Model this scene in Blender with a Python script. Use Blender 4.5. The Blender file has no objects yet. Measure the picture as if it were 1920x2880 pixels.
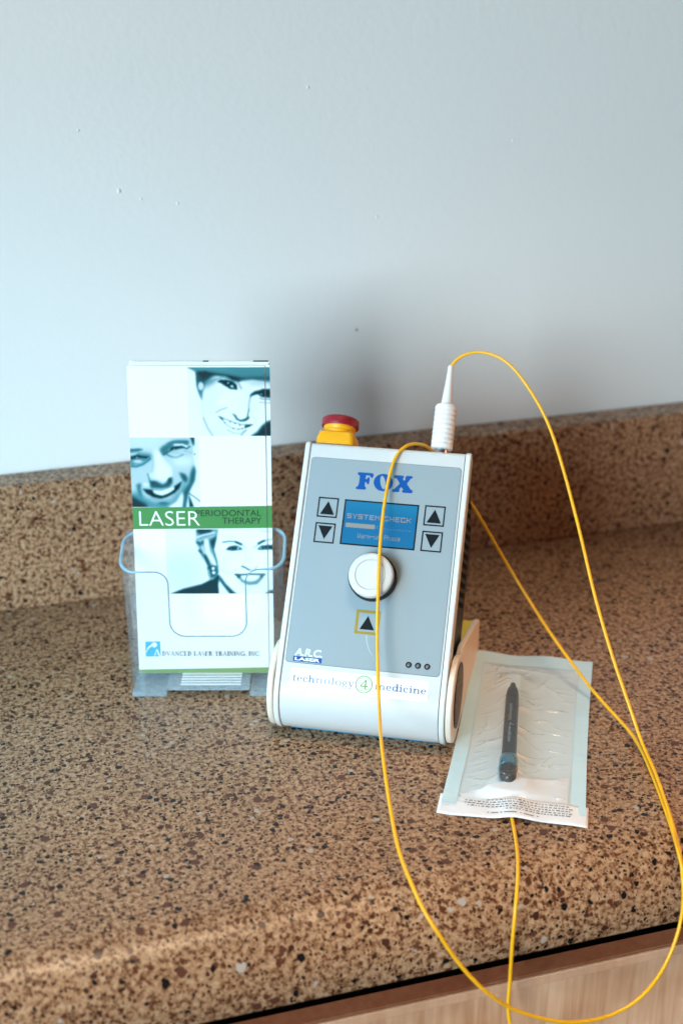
import bpy, bmesh, math, random
import numpy as np
from mathutils import Vector, Matrix
random.seed(7)
rng = np.random.default_rng(11)
S = bpy.context.scene
C = S.collection

# ------------------------------------------------------------------ camera, world, lamps, exposure
cam_d = bpy.data.cameras.new('camera')
cam = bpy.data.objects.new('camera', cam_d); C.objects.link(cam)
cam.location = (-0.24959, -1.02160, 0.50941)
cam.rotation_euler = (math.pi / 2 - 0.40655, 0, -0.29781)
cam_d.sensor_width = 36; cam_d.lens = 51.147
cam_d.clip_start = 0.02; cam_d.clip_end = 50
cam_d.dof.use_dof = True; cam_d.dof.focus_distance = 0.905; cam_d.dof.aperture_fstop = 5.2
S.camera = cam
S.view_settings.view_transform = 'Standard'; S.view_settings.look = 'None'
S.view_settings.exposure = 0; S.view_settings.gamma = 1

W = bpy.data.worlds.new('World'); S.world = W; W.use_nodes = True
bg = W.node_tree.nodes['Background']
bg.inputs[0].default_value = (0.70, 0.86, 1.0, 1); bg.inputs[1].default_value = 0.02


def area(name, loc, target, size, power, color, sy=None, spread=None):
    d = bpy.data.lights.new(name, 'AREA'); d.energy = power; d.color = color; d.size = size
    if sy:
        d.shape = 'RECTANGLE'; d.size_y = sy
    if spread:
        d.spread = math.radians(spread)
    o = bpy.data.objects.new(name, d); C.objects.link(o); o.location = loc
    o.rotation_euler = (Vector(target) - Vector(loc)).to_track_quat('-Z', 'Y').to_euler()
    return o


area('window_light', (-3.75, -3.6, 1.02), (0.05, -0.1, 0.12), 1.9, 306, (0.88, 1.0, 1.06), 2.5)
area('haze_fill_light', (-0.58, -0.36, 0.22), (-0.20, -0.16, 0.0), 0.30, 0.9, (0.18, 0.68, 1.0), 0.5, spread=80)  # added cool fill imitating the bluish haze at the left; no window there
area('ceiling_lamp', (-0.3, -1.0, 2.1), (-0.05, -0.35, 0.0), 1.7, 1.1, (0.95, 1.0, 1.0))
area('ceiling_downlight', (0.04, -0.78, 1.7), (0.02, -0.56, 0.0), 0.7, 1.22, (1.0, 0.72, 0.47), spread=28)
area('warm_lamp', (0.78, -0.34, 0.17), (0.08, -0.24, 0.03), 0.22, 0.36, (1.0, 0.36, 0.10), spread=70)
area('warm_lamp', (-0.35, -1.75, 1.00), (-0.1, -0.62, -0.1), 0.07, 0.06, (1.0, 0.55, 0.25), spread=40)

# ------------------------------------------------------------------ materials


def mat(name, col, rough=0.5, spec=0.5, metal=0.0, coat=0.0, bump=0.0, bscale=400, var=0.0, vscale=30):
    m = bpy.data.materials.new(name); m.use_nodes = True
    nt = m.node_tree; b = nt.nodes['Principled BSDF']
    b.inputs['Base Color'].default_value = (*col, 1)
    b.inputs['Roughness'].default_value = rough
    b.inputs['Specular IOR Level'].default_value = spec
    b.inputs['Metallic'].default_value = metal
    b.inputs['Coat Weight'].default_value = coat
    tc = nt.nodes.new('ShaderNodeTexCoord')
    if bump:
        n = nt.nodes.new('ShaderNodeTexNoise'); n.inputs['Scale'].default_value = bscale; n.inputs['Detail'].default_value = 3
        nt.links.new(tc.outputs['Object'], n.inputs['Vector'])
        bp = nt.nodes.new('ShaderNodeBump'); bp.inputs['Strength'].default_value = bump; bp.inputs['Distance'].default_value = 0.001
        nt.links.new(n.outputs['Fac'], bp.inputs['Height']); nt.links.new(bp.outputs['Normal'], b.inputs['Normal'])
    if var:
        n = nt.nodes.new('ShaderNodeTexNoise'); n.inputs['Scale'].default_value = vscale; n.inputs['Detail'].default_value = 4
        nt.links.new(tc.outputs['Object'], n.inputs['Vector'])
        mr = nt.nodes.new('ShaderNodeMapRange'); mr.inputs[1].default_value = 0.3; mr.inputs[2].default_value = 0.7
        mr.inputs[3].default_value = 1 - var; mr.inputs[4].default_value = 1 + var
        nt.links.new(n.outputs['Fac'], mr.inputs[0])
        mx = nt.nodes.new('ShaderNodeVectorMath'); mx.operation = 'SCALE'; mx.inputs[0].default_value = col
        nt.links.new(mr.outputs[0], mx.inputs['Scale']); nt.links.new(mx.outputs[0], b.inputs['Base Color'])
    return m


def ramp(nt, src, stops, interp='LINEAR'):
    r = nt.nodes.new('ShaderNodeValToRGB'); r.color_ramp.interpolation = interp
    el = r.color_ramp.elements
    while len(el) < len(stops):
        el.new(0.5)
    for e, (p, c) in zip(el, stops):
        e.position = p; e.color = (*c, 1) if len(c) == 3 else c
    nt.links.new(src, r.inputs[0]); return r


def stone_mat():
    m = bpy.data.materials.new('speckled_quartz'); m.use_nodes = True
    nt = m.node_tree; L = nt.links.new; b = nt.nodes['Principled BSDF']
    tc = nt.nodes.new('ShaderNodeTexCoord')
    dn = nt.nodes.new('ShaderNodeTexNoise'); dn.inputs['Scale'].default_value = 260; dn.inputs['Detail'].default_value = 2
    L(tc.outputs['Object'], dn.inputs['Vector'])
    dv = nt.nodes.new('ShaderNodeVectorMath'); dv.operation = 'MULTIPLY_ADD'
    dv.inputs[1].default_value = (0.0035,) * 3
    L(dn.outputs['Color'], dv.inputs[0]); L(tc.outputs['Object'], dv.inputs[2])
    # grain of the matrix
    g = nt.nodes.new('ShaderNodeTexNoise'); g.inputs['Scale'].default_value = 330; g.inputs['Detail'].default_value = 3
    g.inputs['Roughness'].default_value = 0.7
    L(tc.outputs['Object'], g.inputs['Vector'])
    base = ramp(nt, g.outputs['Fac'], [(0.34, (0.065, 0.024, 0.011)), (0.42, (0.19, 0.092, 0.045)), (0.50, (0.34, 0.195, 0.108)), (0.68, (0.50, 0.34, 0.21))])
    g2 = nt.nodes.new('ShaderNodeTexNoise'); g2.inputs['Scale'].default_value = 14; g2.inputs['Detail'].default_value = 3
    L(tc.outputs['Object'], g2.inputs['Vector'])
    mr = nt.nodes.new('ShaderNodeMapRange'); mr.inputs[1].default_value = .3; mr.inputs[2].default_value = .7; mr.inputs[3].default_value = .9; mr.inputs[4].default_value = 1.08
    L(g2.outputs['Fac'], mr.inputs[0])
    sc = nt.nodes.new('ShaderNodeVectorMath'); sc.operation = 'SCALE'
    L(base.outputs[0], sc.inputs[0]); L(mr.outputs[0], sc.inputs['Scale'])
    cur = sc.outputs[0]

    def chips(scale, frac, stops, edge, seed):
        nonlocal cur
        mp = nt.nodes.new('ShaderNodeMapping'); mp.inputs['Location'].default_value = (seed, seed * .7, seed * 1.3)
        L(dv.outputs[0], mp.inputs['Vector'])
        v = nt.nodes.new('ShaderNodeTexVoronoi'); v.inputs['Scale'].default_value = scale; v.inputs['Randomness'].default_value = 1
        L(mp.outputs[0], v.inputs['Vector'])
        sp = nt.nodes.new('ShaderNodeSeparateColor'); L(v.outputs['Color'], sp.inputs[0])
        # chip radius differs from cell to cell; only a fraction of the cells carry a chip
        on = nt.nodes.new('ShaderNodeMath'); on.operation = 'LESS_THAN'; on.inputs[1].default_value = frac
        L(sp.outputs[0], on.inputs[0])
        rad = nt.nodes.new('ShaderNodeMapRange'); rad.inputs[3].default_value = edge * .45; rad.inputs[4].default_value = edge
        L(sp.outputs[1], rad.inputs[0])
        d = nt.nodes.new('ShaderNodeMath'); d.operation = 'SUBTRACT'; L(rad.outputs[0], d.inputs[0]); L(v.outputs['Distance'], d.inputs[1])
        sm = nt.nodes.new('ShaderNodeMapRange'); sm.inputs[1].default_value = 0; sm.inputs[2].default_value = .06
        L(d.outputs[0], sm.inputs[0])
        f = nt.nodes.new('ShaderNodeMath'); f.operation = 'MULTIPLY'; L(sm.outputs[0], f.inputs[0]); L(on.outputs[0], f.inputs[1])
        col = ramp(nt, sp.outputs[2], stops, 'CONSTANT')
        mx = nt.nodes.new('ShaderNodeMix'); mx.data_type = 'RGBA'
        L(f.outputs[0], mx.inputs[0]); L(cur, mx.inputs[6]); L(col.outputs[0], mx.inputs[7])
        cur = mx.outputs[2]
    chips(470, .44, [(0, (.12, .042, .020)), (.45, (.065, .024, .013)), (.75, (.022, .013, .010))], .58, 3.1)
    chips(240, .40, [(0, (.10, .034, .017)), (.40, (.052, .020, .012)), (.68, (.011, .009, .009)), (.965, (.40, .34, .28))], .52, 1.7)
    chips(125, .27, [(0, (.10, .040, .025)), (.50, (.062, .025, .017)), (.82, (.010, .009, .009)), (.965, (.40, .36, .32))], .39, 0.4)
    L(cur, b.inputs['Base Color'])
    b.inputs['Roughness'].default_value = 0.27
    b.inputs['Specular IOR Level'].default_value = 0.24
    return m


def wood_mat(name, c0, c1, rough=.45):
    m = bpy.data.materials.new(name); m.use_nodes = True
    nt = m.node_tree; L = nt.links.new; b = nt.nodes['Principled BSDF']
    tc = nt.nodes.new('ShaderNodeTexCoord')
    mp = nt.nodes.new('ShaderNodeMapping'); mp.inputs['Scale'].default_value = (170, 170, 9)
    L(tc.outputs['Object'], mp.inputs['Vector'])
    n = nt.nodes.new('ShaderNodeTexNoise'); n.inputs['Scale'].default_value = 1; n.inputs['Detail'].default_value = 5; n.inputs['Distortion'].default_value = .6
    L(mp.outputs[0], n.inputs['Vector'])
    mp2 = nt.nodes.new('ShaderNodeMapping'); mp2.inputs['Scale'].default_value = (26, 26, 18)
    L(tc.outputs['Object'], mp2.inputs['Vector'])
    n2 = nt.nodes.new('ShaderNodeTexNoise'); n2.inputs['Scale'].default_value = 1; n2.inputs['Detail'].default_value = 3
    L(mp2.outputs[0], n2.inputs['Vector'])
    a = nt.nodes.new('ShaderNodeMath'); a.operation = 'ADD'; L(n.outputs['Fac'], a.inputs[0]); L(n2.outputs['Fac'], a.inputs[1])
    h = nt.nodes.new('ShaderNodeMath'); h.operation = 'MULTIPLY'; h.inputs[1].default_value = .5; L(a.outputs[0], h.inputs[0])
    r = ramp(nt, h.outputs[0], [(.36, c0), (.62, c1)])
    L(r.outputs[0], b.inputs['Base Color']); b.inputs['Roughness'].default_value = rough
    return m


def clear_mat(name, tint, gloss_rough=.05, milk=0.0, milk_col=(.8, .9, .95), bump=0.0, bscale=60, ior=1.49):
    """thin clear plastic: see-through with a Fresnel gloss and a little milkiness"""
    m = bpy.data.materials.new(name); m.use_nodes = True
    nt = m.node_tree; L = nt.links.new; nt.nodes.remove(nt.nodes['Principled BSDF'])
    out = nt.nodes['Material Output']
    tr = nt.nodes.new('ShaderNodeBsdfTransparent'); tr.inputs[0].default_value = (*tint, 1)
    gl = nt.nodes.new('ShaderNodeBsdfGlossy'); gl.inputs['Roughness'].default_value = gloss_rough
    df = nt.nodes.new('ShaderNodeBsdfDiffuse'); df.inputs[0].default_value = (*milk_col, 1)
    f0 = ((ior - 1) / (ior + 1)) ** 2
    lw = nt.nodes.new('ShaderNodeLayerWeight'); lw.inputs[0].default_value = .5
    pw = nt.nodes.new('ShaderNodeMath'); pw.operation = 'POWER'; pw.inputs[1].default_value = 5; L(lw.outputs['Facing'], pw.inputs[0])
    fr = nt.nodes.new('ShaderNodeMath'); fr.operation = 'MULTIPLY_ADD'; fr.inputs[1].default_value = 1 - f0; fr.inputs[2].default_value = f0
    L(pw.outputs[0], fr.inputs[0])
    m1 = nt.nodes.new('ShaderNodeMixShader'); m1.inputs[0].default_value = milk
    L(tr.outputs[0], m1.inputs[1]); L(df.outputs[0], m1.inputs[2])
    m2 = nt.nodes.new('ShaderNodeMixShader'); L(fr.outputs[0], m2.inputs[0]); L(m1.outputs[0], m2.inputs[1]); L(gl.outputs[0], m2.inputs[2])
    L(m2.outputs[0], out.inputs[0])
    if bump:
        tc = nt.nodes.new('ShaderNodeTexCoord')
        n = nt.nodes.new('ShaderNodeTexNoise'); n.inputs['Scale'].default_value = bscale; n.inputs['Detail'].default_value = 4
        L(tc.outputs['Object'], n.inputs['Vector'])
        bp = nt.nodes.new('ShaderNodeBump'); bp.inputs['Strength'].default_value = bump; bp.inputs['Distance'].default_value = .002
        L(n.outputs['Fac'], bp.inputs['Height']); L(bp.outputs[0], gl.inputs['Normal'])
    return m


def print_mat(name, rough=.3):
    m = bpy.data.materials.new(name); m.use_nodes = True
    nt = m.node_tree; b = nt.nodes['Principled BSDF']
    at = nt.nodes.new('ShaderNodeVertexColor'); at.layer_name = 'ink'
    nt.links.new(at.outputs[0], b.inputs['Base Color']); b.inputs['Roughness'].default_value = rough
    return m


M = dict(
    wall=mat('painted_wall', (.765, .80, .79), .6, .3, bump=.22, bscale=170, var=.012, vscale=5),
    stone=stone_mat(),
    maple=wood_mat('maple_veneer', (.54, .275, .15), (.80, .51, .325)),
    band=wood_mat('maple_edge_band', (.58, .33, .20), (.70, .44, .29), .35),
    rawedge=wood_mat('door_top_edge', (.50, .155, .07), (.64, .24, .115), .5),
    dark=mat('cabinet_gap_shade', (.02, .017, .015), .8),  # near-black colour stands for the shade in the gap above the drawer
    white=mat('white_plastic', (.60, .635, .64), .38, .4, bump=.12, bscale=900, var=.015, vscale=25),
    cap=mat('white_side_plastic', (.70, .73, .72), .33, .45),
    warmtint=mat('warm_tinted_plastic', (.76, .68, .57), .4, .4, var=.03, vscale=40),  # white plastic of the stand, with warm light put into its colour
    panel=mat('grey_blue_membrane', (.295, .365, .40), .34, .4, bump=.05, bscale=1500),
    seam=mat('dark_seam', (.05, .055, .06), .6),
    pin=mat('grey_pin_hole', (.25, .26, .26), .8),
    black=mat('black_plastic', (.014, .015, .018), .45, .4),
    slot=mat('vent_slot_black', (.002, .002, .003), .8, .1),
    ink=mat('black_ink', (.007, .011, .015), .6, .12),
    blue=mat('blue_ink', (.003, .085, .33), .55, .15),
    navy=mat('sticker_blue_ink', (.03, .14, .38), .5),
    navy2=mat('faded_blue_ink', (.22, .32, .48), .5),
    greenink=mat('green_ink', (.16, .36, .12), .5),
    paleink=mat('pale_ink', (.66, .78, .84), .5),
    whiteink=mat('white_ink', (.88, .90, .90), .5),
    olive=mat('ochre_ink', (.33, .235, .012), .45),
    sticker=mat('white_sticker', (.87, .89, .89), .3, .4),
    yellow=mat('yellow_plastic', (.86, .40, .008), .38, .45),
    red=mat('dark_red_plastic', (.27, .010, .022), .42, .4),
    ylabel=mat('yellow_warning_label', (.75, .52, .03), .5),
    fibre=mat('yellow_fibre_jacket', (.88, .47, .012), .3, .5),
    boot=mat('white_rubber', (.80, .81, .80), .42, .35),
    knob=mat('off_white_knob_plastic', (.62, .64, .63), .45, .35, bump=.1, bscale=1200),
    metal=mat('brushed_metal', (.55, .56, .58), .3, .5, 1.0),
    hubgrey=mat('grey_rubber', (.17, .165, .15), .75, .2, var=.3, vscale=300),
    bluestrip=mat('plain_blue', (.01, .30, .52), .4),
    led=mat('status_lens', (.12, .135, .13), .25),
    paper=mat('white_coated_paper', (.84, .88, .89), .22, .5),
    green=mat('green_print', (.07, .25, .075), .3, .4),
    green2=mat('green_stripe_print', (.17, .30, .09), .3, .4),
    darkgreen=mat('dark_green_ink', (.004, .028, .018), .4),
    greyink=mat('grey_blue_ink', (.045, .10, .145), .5, .2),
    cyan=mat('cyan_ink', (.02, .42, .60), .4),
    photo=print_mat('duotone_print', .24),
    acrylic=clear_mat('clear_acrylic', (.975, .985, .99), .05, .05, (.75, .86, .92), ior=1.85),
    acrylic_edge=clear_mat('acrylic_edge', (.75, .88, .93), .08, .45, (.45, .70, .82)),
    acrylic_line=clear_mat('acrylic_thin_edge', (.55, .66, .70), .08, .22, (.45, .58, .63)),
    acrylic_floor=clear_mat('acrylic_floor', (.97, .985, .99), .10, .26, (.60, .80, .92), ior=1.3),
    film=clear_mat('clear_pouch_film', (.97, .98, .98), .32, .05, (.76, .87, .92), ior=1.7),
    pouchpaper=mat('pouch_paper', (.73, .85, .91), .7, .2, bump=.15, bscale=300, var=.04, vscale=30),
    seal=mat('blue_sealed_film', (.58, .79, .87), .22, .5, bump=.2, bscale=150, var=.08, vscale=18),
    flap=mat('white_pouch_flap', (.82, .86, .92), .7, .2, bump=.15, bscale=200),
    hp=mat('dark_handpiece_plastic', (.006, .010, .014), .4, .25),
    hpring=mat('blue_clear_ring', (.015, .13, .20), .12, .6, coat=.5),
    hptext=mat('pale_engraving', (.42, .50, .54), .5),
)


def screen_mat():
    m = bpy.data.materials.new('backlit_lcd'); m.use_nodes = True
    nt = m.node_tree; L = nt.links.new; b = nt.nodes['Principled BSDF']
    tc = nt.nodes.new('ShaderNodeTexCoord'); sx = nt.nodes.new('ShaderNodeSeparateXYZ'); L(tc.outputs['Generated'], sx.inputs[0])
    r = ramp(nt, sx.outputs['Z'], [(0, (.006, .155, .36)), (.6, (.004, .135, .36)), (1, (.010, .24, .46))])
    # pixel raster of the display
    b.inputs['Base Color'].default_value = (.01, .08, .16, 1)
    b.inputs['Roughness'].default_value = .2
    L(r.outputs[0], b.inputs['Emission Color']); b.inputs['Emission Strength'].default_value = .62
    return m


M['lcd'] = screen_mat()
m = mat('lcd_pixels', (.23, .24, .23), .6, .2); m.node_tree.nodes['Principled BSDF'].inputs['Emission Color'].default_value = (.45, .46, .42, 1)
m.node_tree.nodes['Principled BSDF'].inputs['Emission Strength'].default_value = .03; M['lcdpix'] = m

# ------------------------------------------------------------------ object helpers


def empty(name, loc=(0, 0, 0), rz=0.0):
    o = bpy.data.objects.new(name, None); C.objects.link(o); o.location = loc; o.rotation_euler = (0, 0, rz)
    o.empty_display_size = .02
    return o


def tag(o, label=None, cat=None, group=None, kind=None):
    if label: o['label'] = label
    if cat: o['category'] = cat
    if group: o['group'] = group
    if kind: o['kind'] = kind
    return o


class MB:
    """collects shapes into one mesh"""

    def __init__(s):
        s.v = []; s.f = []; s.m = []; s.k = 0

    def add(s, vs, fs, mi=0):
        b = len(s.v); s.v += [tuple(p) for p in vs]
        s.f += [tuple(i + b for i in f) for f in fs]; s.m += [mi] * len(fs); return s

    def box(s, x0, x1, y0, y1, z0, z1, T=None):
        vs = [(x, y, z) for z in (z0, z1) for y in (y0, y1) for x in (x0, x1)]
        if T: vs = [T(*p) for p in vs]
        return s.add(vs, [(0, 2, 3, 1), (4, 5, 7, 6), (0, 1, 5, 4), (2, 6, 7, 3), (0, 4, 6, 2), (1, 3, 7, 5)])

    def prism(s, poly, fn, a, b):
        """poly of 2-D points pushed through fn(p, q, h) between h=a and h=b"""
        n = len(poly)
        vs = [fn(p, q, a) for p, q in poly] + [fn(p, q, b) for p, q in poly]
        fs = [tuple(range(n))[::-1], tuple(range(n, 2 * n))] + [(i, (i + 1) % n, (i + 1) % n + n, i + n) for i in range(n)]
        return s.add(vs, fs)

    def flat(s, poly, fn):
        return s.add([fn(p, q) for p, q in poly], [tuple(range(len(poly)))])

    def ring(s, outer, inner, fn):
        n = len(outer)
        return s.add([fn(*p) for p in outer] + [fn(*p) for p in inner], [(i, (i + 1) % n, (i + 1) % n + n, i + n) for i in range(n)])

    def lathe(s, prof, fn, n=40, close=True):
        """prof: (radius, height) list; fn(a, b, h) maps to space"""
        base = []
        for r, h in prof:
            base += [fn(r * math.cos(2 * math.pi * i / n), r * math.sin(2 * math.pi * i / n), h) for i in range(n)]
        fs = []
        for k in range(len(prof) - 1):
            fs += [(k * n + i, k * n + (i + 1) % n, (k + 1) * n + (i + 1) % n, (k + 1) * n + i) for i in range(n)]
        if close:
            fs += [tuple(range(n))[::-1], tuple(range((len(prof) - 1) * n, len(prof) * n))]
        return s.add(base, fs)

    def tube(s, pts, r, n=12, cap=True):
        pts = [Vector(p) for p in pts]
        up = None; vs = []
        for i, p in enumerate(pts):
            t = (pts[min(i + 1, len(pts) - 1)] - pts[max(i - 1, 0)]).normalized()
            if up is None:
                up = t.orthogonal().normalized()
            up = (up - t * up.dot(t)).normalized(); sd = t.cross(up)
            rr = r[i] if isinstance(r, (list, tuple)) else r
            vs += [p + (up * math.cos(2 * math.pi * k / n) + sd * math.sin(2 * math.pi * k / n)) * rr for k in range(n)]
        fs = [(i * n + k, i * n + (k + 1) % n, (i + 1) * n + (k + 1) % n, (i + 1) * n + k) for i in range(len(pts) - 1) for k in range(n)]
        if cap:
            fs += [tuple(range(n))[::-1], tuple(range((len(pts) - 1) * n, len(pts) * n))]
        return s.add(vs, fs)

    def build(s, name, mt, parent=None, smooth=None, bevel=None, seg=3, normals=True, mats=None):
        me = bpy.data.meshes.new(name); me.from_pydata(s.v, [], s.f)
        for x in (mats or [mt]):
            me.materials.append(x)
        if mats:
            me.polygons.foreach_set('material_index', s.m)
        if normals:
            bm = bmesh.new(); bm.from_mesh(me); bmesh.ops.recalc_face_normals(bm, faces=bm.faces); bm.to_mesh(me); bm.free()
        o = bpy.data.objects.new(name, me); C.objects.link(o)
        if parent: o.parent = parent
        if bevel:
            b = o.modifiers.new('bevel', 'BEVEL'); b.width = bevel; b.segments = seg; b.limit_method = 'ANGLE'; b.angle_limit = math.radians(35)
            b.harden_normals = False
        if smooth is not None:
            me.shade_smooth()
            me.set_sharp_from_angle(angle=math.radians(smooth))
        return o


def rrect(x0, x1, y0, y1, r, n=6):
    pts = []
    for cx, cy, a in ((x1 - r, y0 + r, -90), (x1 - r, y1 - r, 0), (x0 + r, y1 - r, 90), (x0 + r, y0 + r, 180)):
        for i in range(n + 1):
            t = math.radians(a + 90 * i / n); pts.append((cx + r * math.cos(t), cy + r * math.sin(t)))
    return pts


def catmull(pts, k=8):
    P = [Vector(p) for p in pts]; P = [P[0] * 2 - P[1]] + P + [P[-1] * 2 - P[-2]]
    out = []
    for i in range(1, len(P) - 2):
        p0, p1, p2, p3 = P[i - 1:i + 3]
        # centripetal-like tangents keep uneven spacing smooth
        d0 = max((p1 - p0).length, 1e-6) ** .5; d1 = max((p2 - p1).length, 1e-6) ** .5; d2 = max((p3 - p2).length, 1e-6) ** .5
        m1 = (p2 - p1) + ((p1 - p0) / d0 - (p2 - p0) / (d0 + d1)) * d1
        m2 = (p2 - p1) + ((p3 - p2) / d2 - (p3 - p1) / (d1 + d2)) * d1
        for j in range(k):
            t = j / k
            out.append((2 * t ** 3 - 3 * t * t + 1) * p1 + (t ** 3 - 2 * t * t + t) * m1 + (-2 * t ** 3 + 3 * t * t) * p2 + (t ** 3 - t * t) * m2)
    out.append(P[-2]); return out


def smooth_path(pts, step=.004, sigma=2.0):
    """resample a polyline evenly and relax it a little"""
    c = np.array([tuple(p) for p in catmull(pts, 12)])
    d = np.r_[0, np.cumsum(np.linalg.norm(np.diff(c, axis=0), axis=1))]
    n = int(d[-1] / step); t = np.linspace(0, d[-1], n)
    q = np.stack([np.interp(t, d, c[:, i]) for i in range(3)], 1)
    k = np.arange(-6, 7); w = np.exp(-k ** 2 / (2 * sigma ** 2)); w /= w.sum()
    pad = np.vstack([np.repeat(q[:1], 6, 0), q, np.repeat(q[-1:], 6, 0)])
    sm = np.stack([np.convolve(pad[:, i], w, 'valid') for i in range(3)], 1)
    sm[0] = q[0]; sm[-1] = q[-1]
    return [tuple(p) for p in sm]


_tm = {}


def text_polys(txt, bold=0.0):
    """outline faces of a line of text set in Blender's built-in face, as (verts, faces) normalised to cap height"""
    key = (txt, bold)
    if key in _tm: return _tm[key]
    cu = bpy.data.curves.new('lettering', 'FONT'); cu.body = txt; cu.size = 1; cu.resolution_u = 4; cu.offset = bold
    o = bpy.data.objects.new('lettering', cu); C.objects.link(o)
    dg = bpy.context.evaluated_depsgraph_get(); dg.update()
    me = o.evaluated_get(dg).to_mesh()
    vs = [(v.co.x, v.co.y) for v in me.vertices]; fs = [tuple(p.vertices) for p in me.polygons]
    o.evaluated_get(dg).to_mesh_clear(); bpy.data.objects.remove(o); bpy.data.curves.remove(cu)
    _tm[key] = (vs, fs); return vs, fs


def put_text(mb, txt, x0, x1, y0, y1, fn, bold=0.0, shear=0.0):
    """fit a text into the box x0..x1, y0..y1"""
    vs, fs = text_polys(txt, bold)
    ax0 = min(p[0] for p in vs); ax1 = max(p[0] for p in vs); ay0 = min(p[1] for p in vs); ay1 = max(p[1] for p in vs)
    q = []
    for a, b in vs:
        x = x0 + (a - ax0) / (ax1 - ax0) * (x1 - x0); y = y0 + (b - ay0) / (ay1 - ay0) * (y1 - y0)
        q.append(fn(x + shear * (y - y0), y))
    mb.add(q, fs)


# ---- a small book face with serifs, drawn from strokes. Units: x-height 1, stem .19, hairline .075
def _ring(cx, cy, rx, ry, th, tv, a0=0, a1=360, n=28):
    o = []; i = []
    for k in range(n + 1):
        t = math.radians(a0 + (a1 - a0) * k / n); c, s_ = math.cos(t), math.sin(t)
        o.append((cx + rx * c, cy + ry * s_)); i.append((cx + (rx - th) * c, cy + (ry - tv) * s_))
    return [[o[k], o[k + 1], i[k + 1], i[k]] for k in range(n)]


def _q(x0, y0, x1, y1, w0, w1=None):
    """stroke from point to point, horizontal width w0 -> w1"""
    w1 = w0 if w1 is None else w1
    return [[(x0 - w0 / 2, y0), (x0 + w0 / 2, y0), (x1 + w1 / 2, y1), (x1 - w1 / 2, y1)]]


def _r(x0, x1, y0, y1): return [[(x0, y0), (x1, y0), (x1, y1), (x0, y1)]]


ST, HA = .19, .085


def _stem(x, y0, y1, sb=1, tp=1):
    q = _q(x, y0, x, y1, ST)
    if sb: q += _r(x - .26, x + .26, y0, y0 + HA)
    if tp == 1: q += [[(x - .30, y1 - .10), (x - .095, y1 - .22), (x - .095, y1), (x - .1, y1)]]
    if tp == 2: q += _r(x - .26, x + .26, y1 - HA, y1)
    return q


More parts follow.
